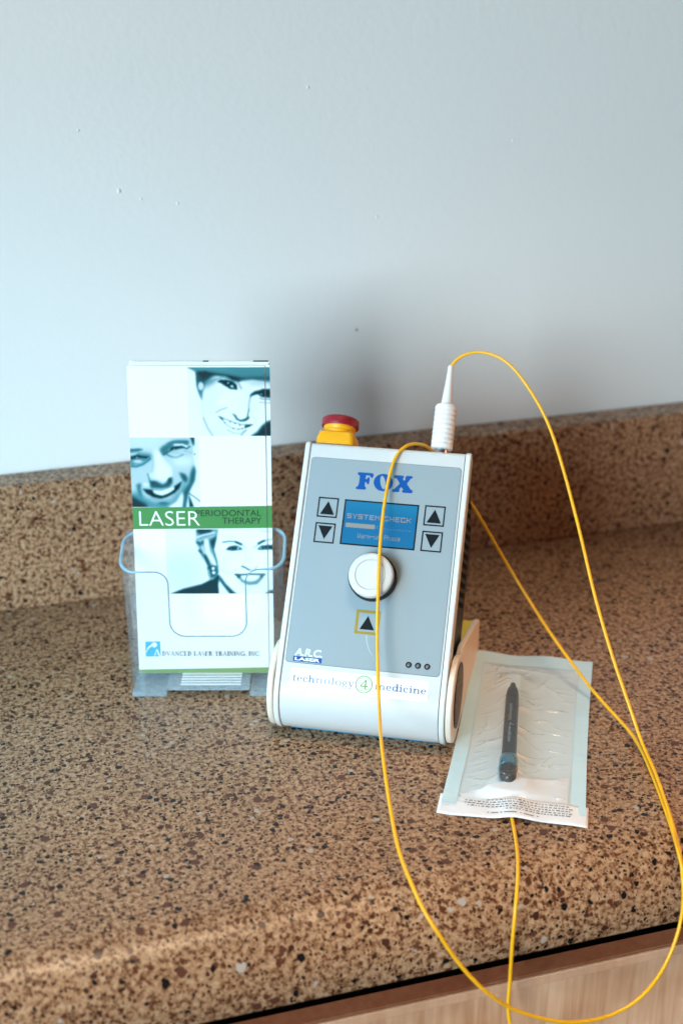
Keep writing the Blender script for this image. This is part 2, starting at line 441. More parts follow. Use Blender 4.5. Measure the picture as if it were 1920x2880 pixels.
def glyph(ch):
    g = []
    if ch == 't': g = _q(.28, .12, .28, 1.36, ST) + _r(.02, .62, 1 - HA, 1) + _ring(.46, .2, .275, .22, ST, .1, 180, 330, 12); w = .74
    elif ch == 'e': g = _ring(.48, .5, .44, .52, ST, HA, 0, 322) + _r(.2, .9, .50, .50 + HA); w = .98
    elif ch == 'c': g = _ring(.48, .5, .44, .52, ST, HA, 48, 318) + _ring(.73, .76, .12, .12, .119, .119, 0, 360, 10); w = .94
    elif ch == 'h': g = _stem(.24, 0, 1.5) + _stem(.92, 0, .62, 1, 0) + _ring(.60, .60, .415, .42, ST, .13, 0, 170, 14); w = 1.2
    elif ch == 'n': g = _stem(.24, 0, 1.0) + _stem(.92, 0, .62, 1, 0) + _ring(.60, .60, .415, .42, ST, .13, 0, 170, 14); w = 1.2
    elif ch == 'm': g = _stem(.24, 0, 1.0) + _stem(.88, 0, .62, 1, 0) + _ring(.57, .60, .405, .42, ST, .13, 0, 170, 14) + _stem(1.52, 0, .62, 1, 0) + _ring(1.21, .60, .405, .42, ST, .13, 0, 170, 14); w = 1.8
    elif ch == 'o': g = _ring(.52, .5, .48, .52, ST, HA); w = 1.06
    elif ch == 'l': g = _stem(.28, 0, 1.5); w = .58
    elif ch == 'i': g = _stem(.28, 0, 1.0) + _ring(.27, 1.34, .13, .13, .129, .129, 0, 360, 12); w = .58
    elif ch == 'g': g = _ring(.46, .64, .38, .38, .16, .08) + _ring(.5, -.22, .48, .30, .12, .09) + _q(.28, .02, .24, .34, .1) + _r(.74, 1.0, .9, 1.0); w = 1.04
    elif ch == 'y': g = _q(.16, 1, .56, 0, ST) + _q(.92, 1, .42, -.4, .10) + _r(-.06, .42, 1 - HA, 1) + _r(.72, 1.1, 1 - HA, 1) + _ring(.32, -.36, .12, .12, .119, .119, 0, 360, 10); w = 1.06
    elif ch == 'd': g = _ring(.5, .5, .44, .52, ST, HA) + _stem(.86, 0, 1.5, 0, 1) + _r(.86, 1.12, 0, HA); w = 1.14
    # capitals (height 1.45)
    elif ch == 'D': g = _stem(.3, 0, 1.45, 1, 2) + _ring(.4, .725, .78, .725, .2, HA, -90, 90); w = 1.3
    elif ch == 'V': g = _q(.2, 1.45, .66, 0, .2) + _q(1.12, 1.45, .66, 0, .09) + _r(-.02, .46, 1.37, 1.45) + _r(.92, 1.3, 1.37, 1.45); w = 1.3
    elif ch == 'A': g = _q(.66, 1.45, .18, 0, .09) + _q(.66, 1.45, 1.14, 0, .2) + _r(.34, .98, .46, .54) + _r(0, .38, 0, .08) + _r(.92, 1.38, 0, .08); w = 1.36
    elif ch == 'N': g = _q(.26, 0, .26, 1.45, .09) + _q(1.12, 0, 1.12, 1.45, .09) + _q(.26, 1.45, 1.1, 0, .2) + _r(.02, .46, 0, .08) + _r(.9, 1.34, 1.37, 1.45) + _r(.0, .3, 1.37, 1.45); w = 1.38
    elif ch == 'C': g = _ring(.72, .725, .68, .745, .2, HA, 42, 318) + _q(1.22, 1.05, 1.24, 1.42, .08) + _q(1.24, .06, 1.26, .36, .06); w = 1.32
    elif ch == 'E': g = _stem(.3, 0, 1.45, 1, 2) + _r(.3, 1.05, 0, .08) + _r(.3, 1.0, 1.37, 1.45) + _r(.3, .82, .70, .78) + _q(1.02, 0, 1.06, .32, .07) + _q(.98, 1.14, .98, 1.45, .07); w = 1.14
    elif ch == 'L': g = _stem(.3, 0, 1.45, 1, 2) + _r(.3, 1.05, 0, .08) + _q(1.02, 0, 1.06, .34, .07); w = 1.1
    elif ch == 'S': g = _ring(.46, 1.06, .36, .39, .14, .09, 40, 270) + _ring(.46, .39, .40, .41, .15, .09, -140, 90); w = .92
    elif ch == 'R': g = _stem(.3, 0, 1.45, 1, 2) + _ring(.42, 1.07, .52, .38, .18, HA, -90, 90) + _q(.6, .72, 1.12, 0, .2) + _r(1.0, 1.32, 0, .08); w = 1.26
    elif ch == 'T': g = _stem(.62, 0, 1.45, 1, 0) + _r(.05, 1.19, 1.37, 1.45) + _q(.08, 1.12, .08, 1.45, .07) + _q(1.16, 1.12, 1.16, 1.45, .07); w = 1.24
    elif ch == 'I': g = _stem(.3, 0, 1.45, 1, 2); w = .6
    elif ch == 'G': g = _ring(.72, .725, .68, .745, .2, HA, 42, 340) + _stem(1.2, .05, .66, 0, 2) + _q(1.22, 1.05, 1.24, 1.42, .08); w = 1.44
    elif ch == '.': g = _ring(.2, .1, .11, .11, .109, .109, 0, 360, 10); w = .42
    elif ch == ',': g = _ring(.2, .1, .11, .11, .109, .109, 0, 360, 10) + _q(.24, .06, .14, -.26, .07); w = .42
    elif ch == ' ': w = .5
    else: w = .6
    return g, w


def put_serif(mb, txt, x0, x1, y0, yh, fn3, gap=.08, slope=0.0, heavy=None):
    """fn3(x, y, lift); yh = height of x-height 1 in the fn units. Every stroke sits a hair above the last."""
    global ST, HA
    keep = (ST, HA)
    if heavy: ST, HA = heavy
    tot = sum(glyph(c)[1] + gap for c in txt) - gap
    sx = (x1 - x0) / tot; x = 0.0; k = 0
    for c in txt:
        g, w = glyph(c)
        for q in g:
            mb.add([fn3(x0 + (x + a) * sx, y0 + b * yh + slope * (x + a) * sx, k * 1.5e-6) for a, b in q], [(0, 1, 2, 3)]); k += 1
        x += w + gap
    ST, HA = keep


# ------------------------------------------------------------------ setting: wall, countertop, backsplash, cabinet
b = MB(); b.box(-1.6, 1.8, .0278, .06, .0, 1.5)
wall = tag(b.build('wall', M['wall']), kind='structure')
MB().lathe([(.0011, .0), (.0009, .0003), (.0001, .0004)], lambda a, c_, h: (.0850 + a, .0278 - h, .1903 + c_), 16).build('pin_hole', M['pin'], wall)
for x, z, r in ((.0471, .3753, .0011), (-.0941, .3084, .0015), (-.0520, .2971, .0010), (-.0783, .3017, .0008), (.1008, .2778, .0009), (-.12, .352, .0008), (.21, .33, .0009)):
    MB().lathe([(r, .0), (r * .8, .0004), (r * .4, .0007), (.0001, .0008)], lambda a, c_, h, x=x, z=z: (x + a, .0279 - h, z + c_ * 1.3), 16).build('paint_nib', M['wall'], wall, smooth=60)

b = MB(); b.box(-1.6, 1.8, 0, .0276, .0, .102)
tag(b.build('backsplash', M['stone'], bevel=.0022, smooth=40), kind='structure')

prof = [(.027, -.001), (.027, -.0446)]
prof += [(-.400, -.0446), (-.415, -.0446)]
for i in range(0, 25):
    a = math.radians(-8 + 98 * i / 24)
    prof.append((-.387 - .0385 * math.cos(a), -.0390 + .0390 * math.sin(a)))
prof += [(-.25, -.0)]
prof = [(y, z) for y, z in prof]
prof[-1] = (-.10, 0.0); prof.append((.027, 0.0)); prof = prof[1:]
b = MB(); b.prism(prof, lambda y, z, x: (x, y, z), -1.6, 1.8)
tag(b.build('countertop', M['stone'], smooth=30), kind='structure')

cab = empty('cabinet', (0, -.2, -.70))
tag(cab, 'pale maple cabinet with a flat drawer front under the stone countertop', 'cabinet')
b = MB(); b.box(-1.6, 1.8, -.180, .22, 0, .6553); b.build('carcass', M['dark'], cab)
dr = MB().box(-1.6, 1.8, -.2185, -.2062, .30, .6325).build('drawer_front', M['maple'], cab)
MB().box(-1.6, 1.8, -.2180, -.2062, .6327, .6331).build('top_edge', M['rawedge'], dr)
bm_ = MB(); bm_.box(-1.6, 1.8, -.2212, -.2187, .6265, .6331); bm_.build('edge_band', M['band'], dr, bevel=.0008)

# ------------------------------------------------------------------ painter for the printed photographs
LO, MID, HI = np.array((.002, .014, .022)), np.array((.055, .245, .285)), np.array((.80, .885, .91))


def duotone(t):
    t = np.clip(t, 0, 1)[..., None]
    return np.where(t < .5, LO + (MID - LO) * (t / .5) ** 1.35, MID + (HI - MID) * ((t - .5) / .5) ** 1.15)


class Picture:
    """a printed photograph: tone painted on a fine grid of the paper; coordinates are those of the artwork"""

    def __init__(s, u0, u1, v0, v1, A, base, res=.36):
        s.u = np.linspace(u0, u1, int((u1 - u0) / res) + 2); s.v = np.linspace(v0, v1, int((v1 - v0) / res) + 2)
        U, V = np.meshgrid(s.u, s.v); s.U, s.V = U, V
        s.X = A[0][0] * U + A[0][1] * V + A[0][2]; s.Y = A[1][0] * U + A[1][1] * V + A[1][2]
        s.px = abs(A[0][0]) * (s.u[1] - s.u[0])          # artwork units per grid cell
        s.t = np.full(U.shape, float(base))

    def blur(s, a, sig):
        sig = sig / s.px
        if sig < .3: return a
        r = int(3 * sig) + 1; k = np.exp(-np.arange(-r, r + 1) ** 2 / (2 * sig * sig)); k /= k.sum()
        p = np.pad(a, r, mode='edge')
        p = np.apply_along_axis(lambda q: np.convolve(q, k, 'valid'), 0, p)
        return np.apply_along_axis(lambda q: np.convolve(q, k, 'valid'), 1, p)

    def lay(s, mask, tone, alpha=1.0):
        s.t += (tone - s.t) * np.clip(mask, 0, 1) * alpha

    def poly(s, pts, tone, soft=4, alpha=1.0):
        ins = np.zeros(s.X.shape)
        for ox in (-.25, .25):
            for oy in (-.25, .25):
                X = s.X + ox * s.px; Y = s.Y + oy * s.px; c = np.zeros(X.shape, bool)
                for (x0, y0), (x1, y1) in zip(pts, pts[1:] + pts[:1]):
                    if y0 == y1: continue
                    c ^= ((Y < y0) != (Y < y1)) & (X < (x1 - x0) * (Y - y0) / (y1 - y0) + x0)
                ins += c / 4
        s.lay(s.blur(ins, soft * 1.5), tone, alpha)

    def stroke(s, pts, w, tone, soft=4, alpha=1.0):
        d = np.full(s.X.shape, 1e9)
        for (x0, y0), (x1, y1) in zip(pts, pts[1:]):
            dx, dy = x1 - x0, y1 - y0; q = np.clip(((s.X - x0) * dx + (s.Y - y0) * dy) / (dx * dx + dy * dy), 0, 1)
            d = np.minimum(d, np.hypot(s.X - x0 - q * dx, s.Y - y0 - q * dy))
        e = max(soft * 2.0, s.px * 1.0)
        s.lay(np.clip((w / 2 + e / 2 - d) / e, 0, 1), tone, alpha * (.78 if w < 13 else 1))

    def blob(s, cx, cy, rx, ry, tone, soft=.3, alpha=1.0):
        d = np.hypot((s.X - cx) / rx, (s.Y - cy) / ry); s.lay(np.clip((1 - d) / soft, 0, 1), tone, alpha)

    def build(s, name, fn, parent):
        nv, nu = s.U.shape; vs = [fn(a, b) for a, b in zip(s.U.ravel(), s.V.ravel())]
        fs = [(j * nu + i, j * nu + i + 1, (j + 1) * nu + i + 1, (j + 1) * nu + i) for j in range(nv - 1) for i in range(nu - 1)]
        me = bpy.data.meshes.new(name); me.from_pydata(vs, [], fs); me.materials.append(M['photo'])
        ca = me.color_attributes.new('ink', 'FLOAT_COLOR', 'POINT')
        t = s.blur(s.t, s.px * 1.1)
        t = t + s.blur(rng.normal(0, 1, s.t.shape), s.px * 5) * .14 * np.clip(1 - t, 0, .3) + rng.normal(0, .008, s.t.shape)
        col = np.ones((nu * nv, 4), np.float32); col[:, :3] = duotone(t).reshape(-1, 3)
        ca.data.foreach_set('color', col.ravel())
        o = bpy.data.objects.new(name, me); C.objects.link(o); o.parent = parent; return o


AA = [[27.9806, -0.5891, 245.1861], [-0.0423, -27.4585, 6042.7023]]
AB = [[27.5928, -0.92, 1477.4187], [-0.0476, -26.6867, 4541.1776]]
AC = [[19.1275, -0.4549, 604.3193], [-0.038, -18.1754, 1978.1312]]


def paint_hat_woman(u0, u1):
    p = Picture(u0, u1, 168.6, 214.6, AA, .97)
    p.poly([(-150, 60), (1500, 60), (1500, 335), (1100, 330), (900, 322), (640, 270), (280, 217), (70, 238), (-30, 180), (-150, 120)], .47, 6)
    p.poly([(-150, 60), (1500, 60), (1500, 110), (500, 160), (-60, 150)], .58, 30, .6)
    p.poly([(700, 230), (1500, 230), (1500, 300), (900, 300)], .40, 25, .7)
    p.poly([(70, 236), (270, 218), (330, 330), (250, 480), (205, 600), (188, 770), (130, 640), (85, 480)], .16, 8)
    p.poly([(240, 370), (470, 330), (430, 430), (260, 540), (212, 570)], .40, 26)
    p.blob(165, 490, 62, 95, .82, .35); p.stroke([(160, 370), (215, 430), (235, 350)], 26, .12, 10)
    p.poly([(80, 220), (280, 215), (640, 268), (900, 320), (1500, 318), (1500, 430), (1100, 372), (890, 400), (740, 372), (620, 322), (420, 300), (250, 390), (190, 400), (150, 300)], .06, 12)
    p.poly([(900, 390), (1500, 400), (1500, 480), (1100, 470)], .72, 28)
    p.stroke([(185, 770), (180, 900), (215, 1090)], 14, .80, 14)
    p.stroke([(210, 1080), (290, 1270), (390, 1420)], 26, .55, 18); p.stroke([(205, 1150), (172, 1410)], 9, .84, 8)
    p.poly([(-300, 1100), (200, 1130), (170, 1420), (-300, 1420)], .98, 10)
    p.poly([(150, 560), (420, 420), (560, 520), (520, 900), (300, 1150), (190, 950)], .90, 60, .8)
    p.poly([(880, 420), (1060, 480), (1040, 900), (960, 1000), (940, 700)], .91, 40, .7)
    p.poly([(1080, 700), (1200, 760), (1180, 1050), (1090, 1000)], .90, 40, .7)
    p.poly([(300, 1150), (480, 1080), (640, 1290), (900, 1400), (420, 1420)], .90, 50, .7)
    p.blob(560, 760, 190, 130, 1.0, .9, .7)
    # eyes
    p.stroke([(430, 375), (560, 335), (700, 365), (850, 430), (905, 540)], 22, .50, 14)
    p.poly([(620, 308), (750, 330), (895, 392), (870, 412), (740, 382)], .05, 5)
    p.poly([(462, 412), (530, 373), (640, 378), (745, 402), (820, 465), (834, 562), (780, 550), (700, 545), (640, 505), (590, 480), (540, 440)], .03, 5)
    p.poly([(692, 500), (742, 466), (775, 528)], .97, 3); p.blob(665, 437, 20, 20, 1.0, .5); p.poly([(545, 470), (600, 470), (585, 505)], .8, 5)
    p.poly([(1058, 705), (1078, 640), (1150, 588), (1250, 565), (1290, 545), (1500, 548), (1500, 705), (1400, 708), (1300, 700), (1230, 662), (1180, 645), (1110, 665)], .05, 6)
    p.poly([(1168, 662), (1215, 638), (1245, 695)], .95, 4); p.poly([(1298, 705), (1365, 684), (1350, 722)], .93, 4); p.blob(1272, 643, 17, 17, 1.0, .5)
    p.stroke([(1240, 712), (1300, 735), (1500, 740)], 12, .10, 4); p.stroke([(1240, 785), (1340, 800), (1500, 806)], 11, .32, 5)
    # nose
    p.stroke([(1075, 690), (1052, 790), (1042, 910)], 18, .55, 14); p.stroke([(1048, 920), (1018, 1045)], 17, .22, 7)
    p.poly([(722, 983), (800, 1025), (845, 1098), (900, 1118), (970, 1095), (1052, 1040), (1050, 1088), (985, 1135), (890, 1145), (818, 1108), (778, 1040)], .10, 6)
    p.stroke([(438, 982), (520, 930), (645, 884)], 12, .30, 7); p.stroke([(1118, 1045), (1170, 1120), (1180, 1185)], 12, .72, 9)
    # mouth
    p.stroke([(485, 1045), (600, 1092), (780, 1165), (900, 1200), (1125, 1202)], 11, .16, 4)
    p.poly([(484, 1042), (560, 1082), (585, 1135), (522, 1088)], .05, 4); p.poly([(975, 1212), (1125, 1200), (1045, 1242), (968, 1268)], .05, 4)
    p.stroke([(560, 1110), (600, 1165), (650, 1215), (750, 1272), (860, 1292), (960, 1262)], 9, .30, 4)
    for x, y in ((600, 1165), (700, 1150), (790, 1180), (880, 1215), (760, 1272), (860, 1285), (925, 1275)): p.blob(x, y, 14, 18, .15, .6)
    p.stroke([(660, 1300), (770, 1360), (900, 1362), (970, 1315)], 18, .70, 18)
    p.poly([(1075, 1420), (1200, 1340), (1280, 1232), (1370, 1150), (1500, 1110), (1500, 1420)], .07, 12)
    p.stroke([(905, 1405), (960, 1335), (1000, 1300)], 20, .52, 14)
    return p


def paint_man(u0, u1):
    p = Picture(u0, u1, 119.7, 167.6, AB, .97)
    p.poly([(40, 40), (1140, 40), (1210, 230), (1218, 480), (1245, 640), (1232, 850), (1130, 1050), (1010, 1180), (995, 1370), (40, 1370)], .76, 6)
    p.poly([(40, 40), (900, 40), (700, 220), (520, 300), (40, 270)], .84, 40, .9)
    p.poly([(1190, 60), (1290, 190), (1312, 350), (1262, 462), (1212, 450)], .95, 6)
    p.stroke([(1262, 130), (1305, 330), (1250, 462), (1222, 470)], 10, .78, 6); p.stroke([(1228, 170), (1240, 360), (1228, 390)], 10, .72, 7)
    p.poly([(1140, 55), (1212, 55), (1218, 140), (1212, 235), (1180, 170)], .06, 6); p.blob(1228, 372, 14, 20, .3)
    # sockets and brows
    p.poly([(40, 320), (300, 350), (450, 370), (420, 460), (260, 560), (40, 610)], .48, 20)
    p.poly([(580, 290), (650, 220), (780, 170), (880, 190), (790, 250), (730, 330), (665, 395), (620, 380)], .30, 14)
    p.poly([(690, 185), (840, 125), (1000, 120), (1115, 125), (1112, 205), (1000, 182), (850, 172), (760, 195)], .28, 10)
    p.poly([(40, 285), (200, 272), (300, 285), (200, 312), (40, 325)], .18, 8)
    p.poly([(40, 360), (170, 350), (180, 378), (40, 400)], .85, 8)
    p.poly([(40, 425), (180, 380), (260, 400), (415, 412), (340, 452), (200, 440), (40, 472)], .03, 6)
    p.blob(168, 432, 16, 16, .98, .5); p.blob(185, 505, 110, 40, .78, .5)
    p.stroke([(40, 585), (150, 605), (280, 560), (420, 455)], 18, .22, 10)
    p.stroke([(855, 205), (1000, 200), (1070, 240)], 28, .95, 12)
    p.poly([(765, 285), (808, 238), (900, 226), (1000, 222), (1065, 255), (950, 268), (865, 292), (800, 302)], .03, 5)
    p.blob(850, 282, 13, 13, .95, .5); p.stroke([(655, 380), (720, 342), (800, 300)], 22, .12, 8)
    p.stroke([(1000, 235), (1080, 272), (1140, 230)], 18, .12, 7)
    p.blob(880, 345, 130, 42, .72, .5); p.stroke([(690, 360), (800, 422), (900, 432), (1015, 380)], 22, .36, 12)
    p.stroke([(1030, 312), (1190, 345)], 10, .5, 7); p.stroke([(1020, 375), (1160, 370)], 10, .6, 7)
    p.poly([(780, 440), (1190, 420), (1180, 560), (900, 600)], .93, 40, .8)
    # nose
    p.poly([(480, 300), (560, 300), (640, 450), (800, 620), (810, 780), (700, 880), (450, 800), (500, 600)], .95, 18)
    p.stroke([(465, 420), (470, 560), (440, 700)], 20, .70, 16); p.stroke([(365, 735), (385, 800), (405, 870)], 20, .34, 10)
    p.blob(430, 760, 60, 70, .85, .6)
    p.poly([(400, 860), (520, 868), (640, 935), (700, 900), (745, 825), (812, 785), (818, 900), (760, 972), (620, 1000), (420, 988)], .18, 11)
    p.blob(770, 850, 45, 62, .10, .6); p.blob(460, 900, 60, 40, .14, .6)
    # cheeks and mouth
    p.poly([(940, 705), (1050, 738), (1098, 810), (1082, 900), (1015, 860)], .18, 12)
    p.poly([(155, 930), (245, 905), (232, 1000), (275, 1200), (200, 1150)], .32, 14)
    p.blob(330, 930, 80, 50, .86, .6)
    p.poly([(80, 1030), (300, 1150), (500, 1250), (800, 1225), (960, 1020), (1005, 880), (1090, 880), (1020, 1150), (800, 1370), (80, 1370)], .46, 24, .8)
    p.poly([(270, 1008), (430, 1022), (620, 1040), (840, 972), (995, 868), (945, 1000), (862, 1082), (722, 1160), (600, 1192), (460, 1162), (340, 1092)], .02, 5)
    p.poly([(445, 1030), (620, 1044), (852, 965), (852, 1022), (780, 1075), (650, 1132), (580, 1127), (488, 1096)], .97, 4)
    for x, y in ((513, 1080), (572, 1095), (668, 1095), (762, 1060), (812, 1030)): p.stroke([(x, y - 34), (x - 3, y + 34)], 6, .45, 5)
    p.stroke([(420, 1182), (600, 1232), (780, 1202), (900, 1085)], 34, .62, 14)
    p.blob(650, 1282, 120, 42, .30, .7)
    p.poly([(1210, 570), (1245, 680), (1228, 850), (1130, 1050), (1112, 1100), (1062, 1370), (990, 1370), (1030, 1050), (1130, 900), (1155, 720)], .17, 15)
    p.poly([(40, 1110), (180, 1200), (350, 1290), (360, 1370), (40, 1370)], .07, 18)
    p.poly([(735, 1350), (900, 1245), (1000, 1060), (1022, 1150), (1000, 1370)], .93, 12)
    p.poly([(1125, 1120), (1215, 1340), (1130, 1345)], .05, 6); p.stroke([(1115, 1085), (1230, 1162), (1390, 1290), (1450, 1345)], 18, .32, 7)
    return p


def paint_earring_woman(u0, u1):
    p = Picture(u0, u1, 58.2, 104.1, AC, .95)
    p.poly([(100, 330), (600, 360), (620, 700), (100, 900)], .90, 60)
    p.poly([(478, 60), (762, 60), (772, 140), (742, 182), (702, 340), (722, 420), (752, 520), (762, 640), (722, 720), (642, 742), (610, 520), (540, 440), (510, 340), (465, 258), (470, 180)], .58, 7)
    p.poly([(480, 60), (690, 60), (662, 130), (540, 152), (480, 132)], .12, 8)
    p.poly([(645, 232), (742, 168), (702, 340), (690, 352), (660, 292)], .12, 7)
    for a in ([(490, 250), (540, 290), (565, 240)], [(515, 360), (580, 420), (620, 520)], [(600, 440), (640, 560), (660, 690)]): p.stroke(a, 30, .14, 12)
    p.stroke([(600, 240), (620, 380), (680, 480), (722, 548)], 62, .93, 16)
    p.stroke([(545, 290), (570, 400)], 20, .85, 12); p.stroke([(480, 192), (560, 160), (705, 128)], 20, .90, 8); p.stroke([(490, 238), (600, 205), (700, 170)], 14, .75, 8)
    p.poly([(690, 350), (715, 350), (760, 560), (770, 640), (740, 560)], .14, 5)
    p.poly([(615, 580), (660, 550), (745, 556), (765, 640), (710, 705), (640, 690)], .15, 7)
    p.stroke([(630, 610), (650, 680), (640, 720)], 16, .75, 9); p.blob(690, 592, 24, 28, 1.0, .4); p.blob(697, 646, 27, 27, 1.0, .4)
    p.poly([(762, 60), (1520, 60), (1520, 915), (965, 915), (842, 800), (772, 682), (752, 500), (706, 360), (742, 200)], .98, 4)
    p.poly([(750, 360), (860, 400), (900, 600), (860, 780), (780, 650)], .90, 45, .8)
    p.poly([(1080, 330), (1240, 340), (1180, 560), (1100, 560)], .93, 40, .8)
    p.poly([(860, 360), (1060, 360), (1060, 410), (880, 410)], .90, 25, .7)
    p.poly([(900, 780), (1040, 740), (1300, 830), (1440, 760), (1440, 900), (980, 900)], .92, 40, .8)
    p.stroke([(790, 150), (850, 185), (990, 180)], 9, .86, 8); p.stroke([(1270, 75), (1340, 110), (1420, 115)], 14, .75, 12)
    p.stroke([(812, 252), (900, 240), (980, 245), (1020, 262)], 14, .30, 5); p.stroke([(985, 250), (1055, 280)], 26, .12, 6)
    p.poly([(852, 348), (900, 308), (980, 293), (1042, 320), (1075, 345), (1000, 352), (940, 360)], .05, 4)
    p.blob(1012, 330, 20, 14, .97, .4); p.blob(925, 338, 9, 8, .85, .5); p.blob(968, 318, 7, 7, .9, .5)
    p.stroke([(1060, 290), (1108, 325)], 14, .68, 9); p.stroke([(1225, 318), (1290, 270)], 16, .66, 10)
    p.stroke([(1275, 268), (1330, 240), (1350, 232)], 26, .10, 6); p.stroke([(1340, 232), (1440, 215)], 12, .35, 5)
    p.poly([(1255, 346), (1310, 298), (1400, 288), (1520, 290), (1520, 346), (1380, 346), (1310, 348)], .06, 4)
    p.blob(1306, 326, 15, 12, .95, .4); p.blob(1350, 322, 9, 9, .9, .5); p.blob(1395, 325, 9, 9, .9, .5)
    p.stroke([(1105, 400), (1105, 540)], 16, .90, 18); p.stroke([(1060, 560), (1110, 582), (1160, 612)], 15, .14, 5); p.stroke([(1160, 610), (1215, 612), (1262, 570)], 12, .42, 8)
    p.stroke([(770, 592), (840, 642), (930, 652)], 16, .87, 18); p.stroke([(920, 645), (1000, 598)], 12, .76, 12)
    p.poly([(1005, 690), (1055, 765), (1150, 808), (1262, 796), (1315, 742), (1345, 685), (1300, 700), (1250, 748), (1170, 765), (1080, 742), (1035, 690)], .46, 7)
    p.stroke([(975, 670), (1080, 672), (1170, 665), (1360, 668)], 17, .10, 5); p.poly([(972, 662), (1055, 690), (1020, 725)], .10, 5); p.poly([(1300, 680), (1362, 664), (1310, 730)], .12, 5)
    p.poly([(765, 670), (850, 790), (960, 898), (1010, 930), (915, 930), (828, 822), (772, 742)], .10, 7)
    p.poly([(110, 932), (300, 856), (540, 796), (640, 746), (700, 726), (752, 668), (772, 690), (757, 800), (767, 960), (110, 960)], .09, 3)
    p.poly([(1360, 930), (1420, 880), (1520, 872), (1520, 930)], .10, 5)
    return p


# ------------------------------------------------------------------ brochures in their holder
BY = -math.radians(16.795)
LB = math.radians(7.06)
BO = Vector((-.07965, -.15009, 0))
bx_ = Vector((math.cos(BY), math.sin(BY), 0)); by_ = Vector((-math.sin(BY), math.cos(BY), 0))


def bro_fn(off=0.0):
    """millimetres on the brochure face (from its bottom centre) to the brochure's own axes; off = mm in front of the face"""
    return lambda u, v: (u / 1000, v / 1000 * math.sin(LB) - off / 1000 * math.cos(LB), v / 1000 * math.cos(LB) + off / 1000 * math.sin(LB))


def sheet(mb, u0, u1, v0, v1, t, off=0.0):
    f0, f1 = bro_fn(off), bro_fn(off - t)
    vs = [f0(u, v) for u, v in ((u0, v0), (u1, v0), (u1, v1), (u0, v1))] + [f1(u, v) for u, v in ((u0, v0), (u1, v0), (u1, v1), (u0, v1))]
    mb.add(vs, [(0, 1, 2, 3), (7, 6, 5, 4), (0, 4, 5, 1), (1, 5, 6, 2), (2, 6, 7, 3), (3, 7, 4, 0)])


def front_brochure():
    t = empty('brochure', (BO.x, BO.y, .00775), BY)
    tag(t, 'front brochure with three duotone smiling faces and a green LASER title band', 'brochure')
    b = MB(); sheet(b, -46.65, 43.2, 0, 215.5, .35); b.build('cover', M['paper'], t)
    b = MB(); sheet(b, 43.75, 46.65, .3, 215.9, .35, -.25); b.build('folded_leaf', M['paper'], t)
    b = MB(); sheet(b, -46.4, 46.4, .6, 215.0, .3, -2.6); b.build('back_leaf', M['paper'], t)
    f = bro_fn(.12); fl = bro_fn(-.13)
    paint_hat_woman(-7.2, 43.2).build('photo_print', f, t)
    paint_man(-46.6, -1.2).build('photo_print', f, t)
    paint_earring_woman(-25.2, 43.2).build('photo_print', f, t)
    paint_hat_woman(43.75, 46.65).build('photo_print', fl, t)
    paint_earring_woman(43.75, 46.65).build('photo_print', fl, t)
    b = MB(); b.flat([(-46.65, 104.2), (43.2, 104.9), (43.2, 120.5), (-46.65, 119.4)], f); b.flat([(43.75, 104.9), (46.65, 104.9), (46.65, 120.6), (43.75, 120.5)], fl)
    band = b.build('title_band', M['green'], t)
    f2 = bro_fn(.2)
    b = MB(); x = -42.4                                  # LASER in thin round-ended capitals drawn as strokes
    put_text(b, 'LASER', -42.4, -1.8, 106.7, 116.9, f2, -.012); b.build('title_lettering', M['whiteink'], band)
    b = MB(); put_text(b, 'PERIODONTAL', -4.4, 39.6, 113.3, 117.7, bro_fn(.16), .006); put_text(b, 'THERAPY', 13.3, 39.6, 107.9, 112.3, bro_fn(.16), .006)
    b.build('subtitle_lettering', M['darkgreen'], band)
    b = MB(); b.flat([(-46.65, .1), (43.2, .1), (43.2, 4.1), (-46.65, 2.6)], f); b.flat([(43.75, .4), (46.65, .4), (46.65, 4.2), (43.75, 4.1)], fl); b.build('bottom_stripe', M['green2'], t)
    b = MB(); b.flat([(-41.8, 12.2), (-31.4, 12.4), (-31.5, 23.5), (-41.8, 23.3)], f); lg = b.build('logo', M['cyan'], t)
    b = MB()
    star = []
    for k in range(20):
        a = math.pi * k / 10; r = 2.4 if k % 2 == 0 else 1.35; star.append((-35.6 + r * math.cos(a), 21.0 + r * math.sin(a)))
    b.add([f2(-35.6, 21.0)] + [f2(*q) for q in star], [(0, i + 1, (i + 1) % 20 + 1) for i in range(20)])
    arc = [(-41.5, 12.6), (-41.3, 15.4), (-40.2, 18.2), (-38.2, 20.2), (-36.4, 21.2)]; wd = [.25, .55, .7, .7, .3]
    for (p, q, w0, w1) in zip(arc, arc[1:], wd, wd[1:]):
        b.add([f2(p[0], p[1] - w0), f2(q[0], q[1] - w1), f2(q[0], q[1] + w1), f2(p[0], p[1] + w0)], [(0, 1, 2, 3)])
    put_serif(b, 'A', -36.9, -30.9, 12.0, 3.9, lambda x, y, k: bro_fn(.26 + k * 1000)(x, y))
    b.build('logo_emblem', M['whiteink'], lg)
    b = MB(); put_serif(b, 'DVANCED LASER TRAINING, INC.', -30.4, 37.6, 12.8, 2.3, lambda x, y, k: bro_fn(.2 + k * 1000)(x, y), heavy=(.30, .17))
    b.build('company_lettering', M['greyink'], t)
    return t


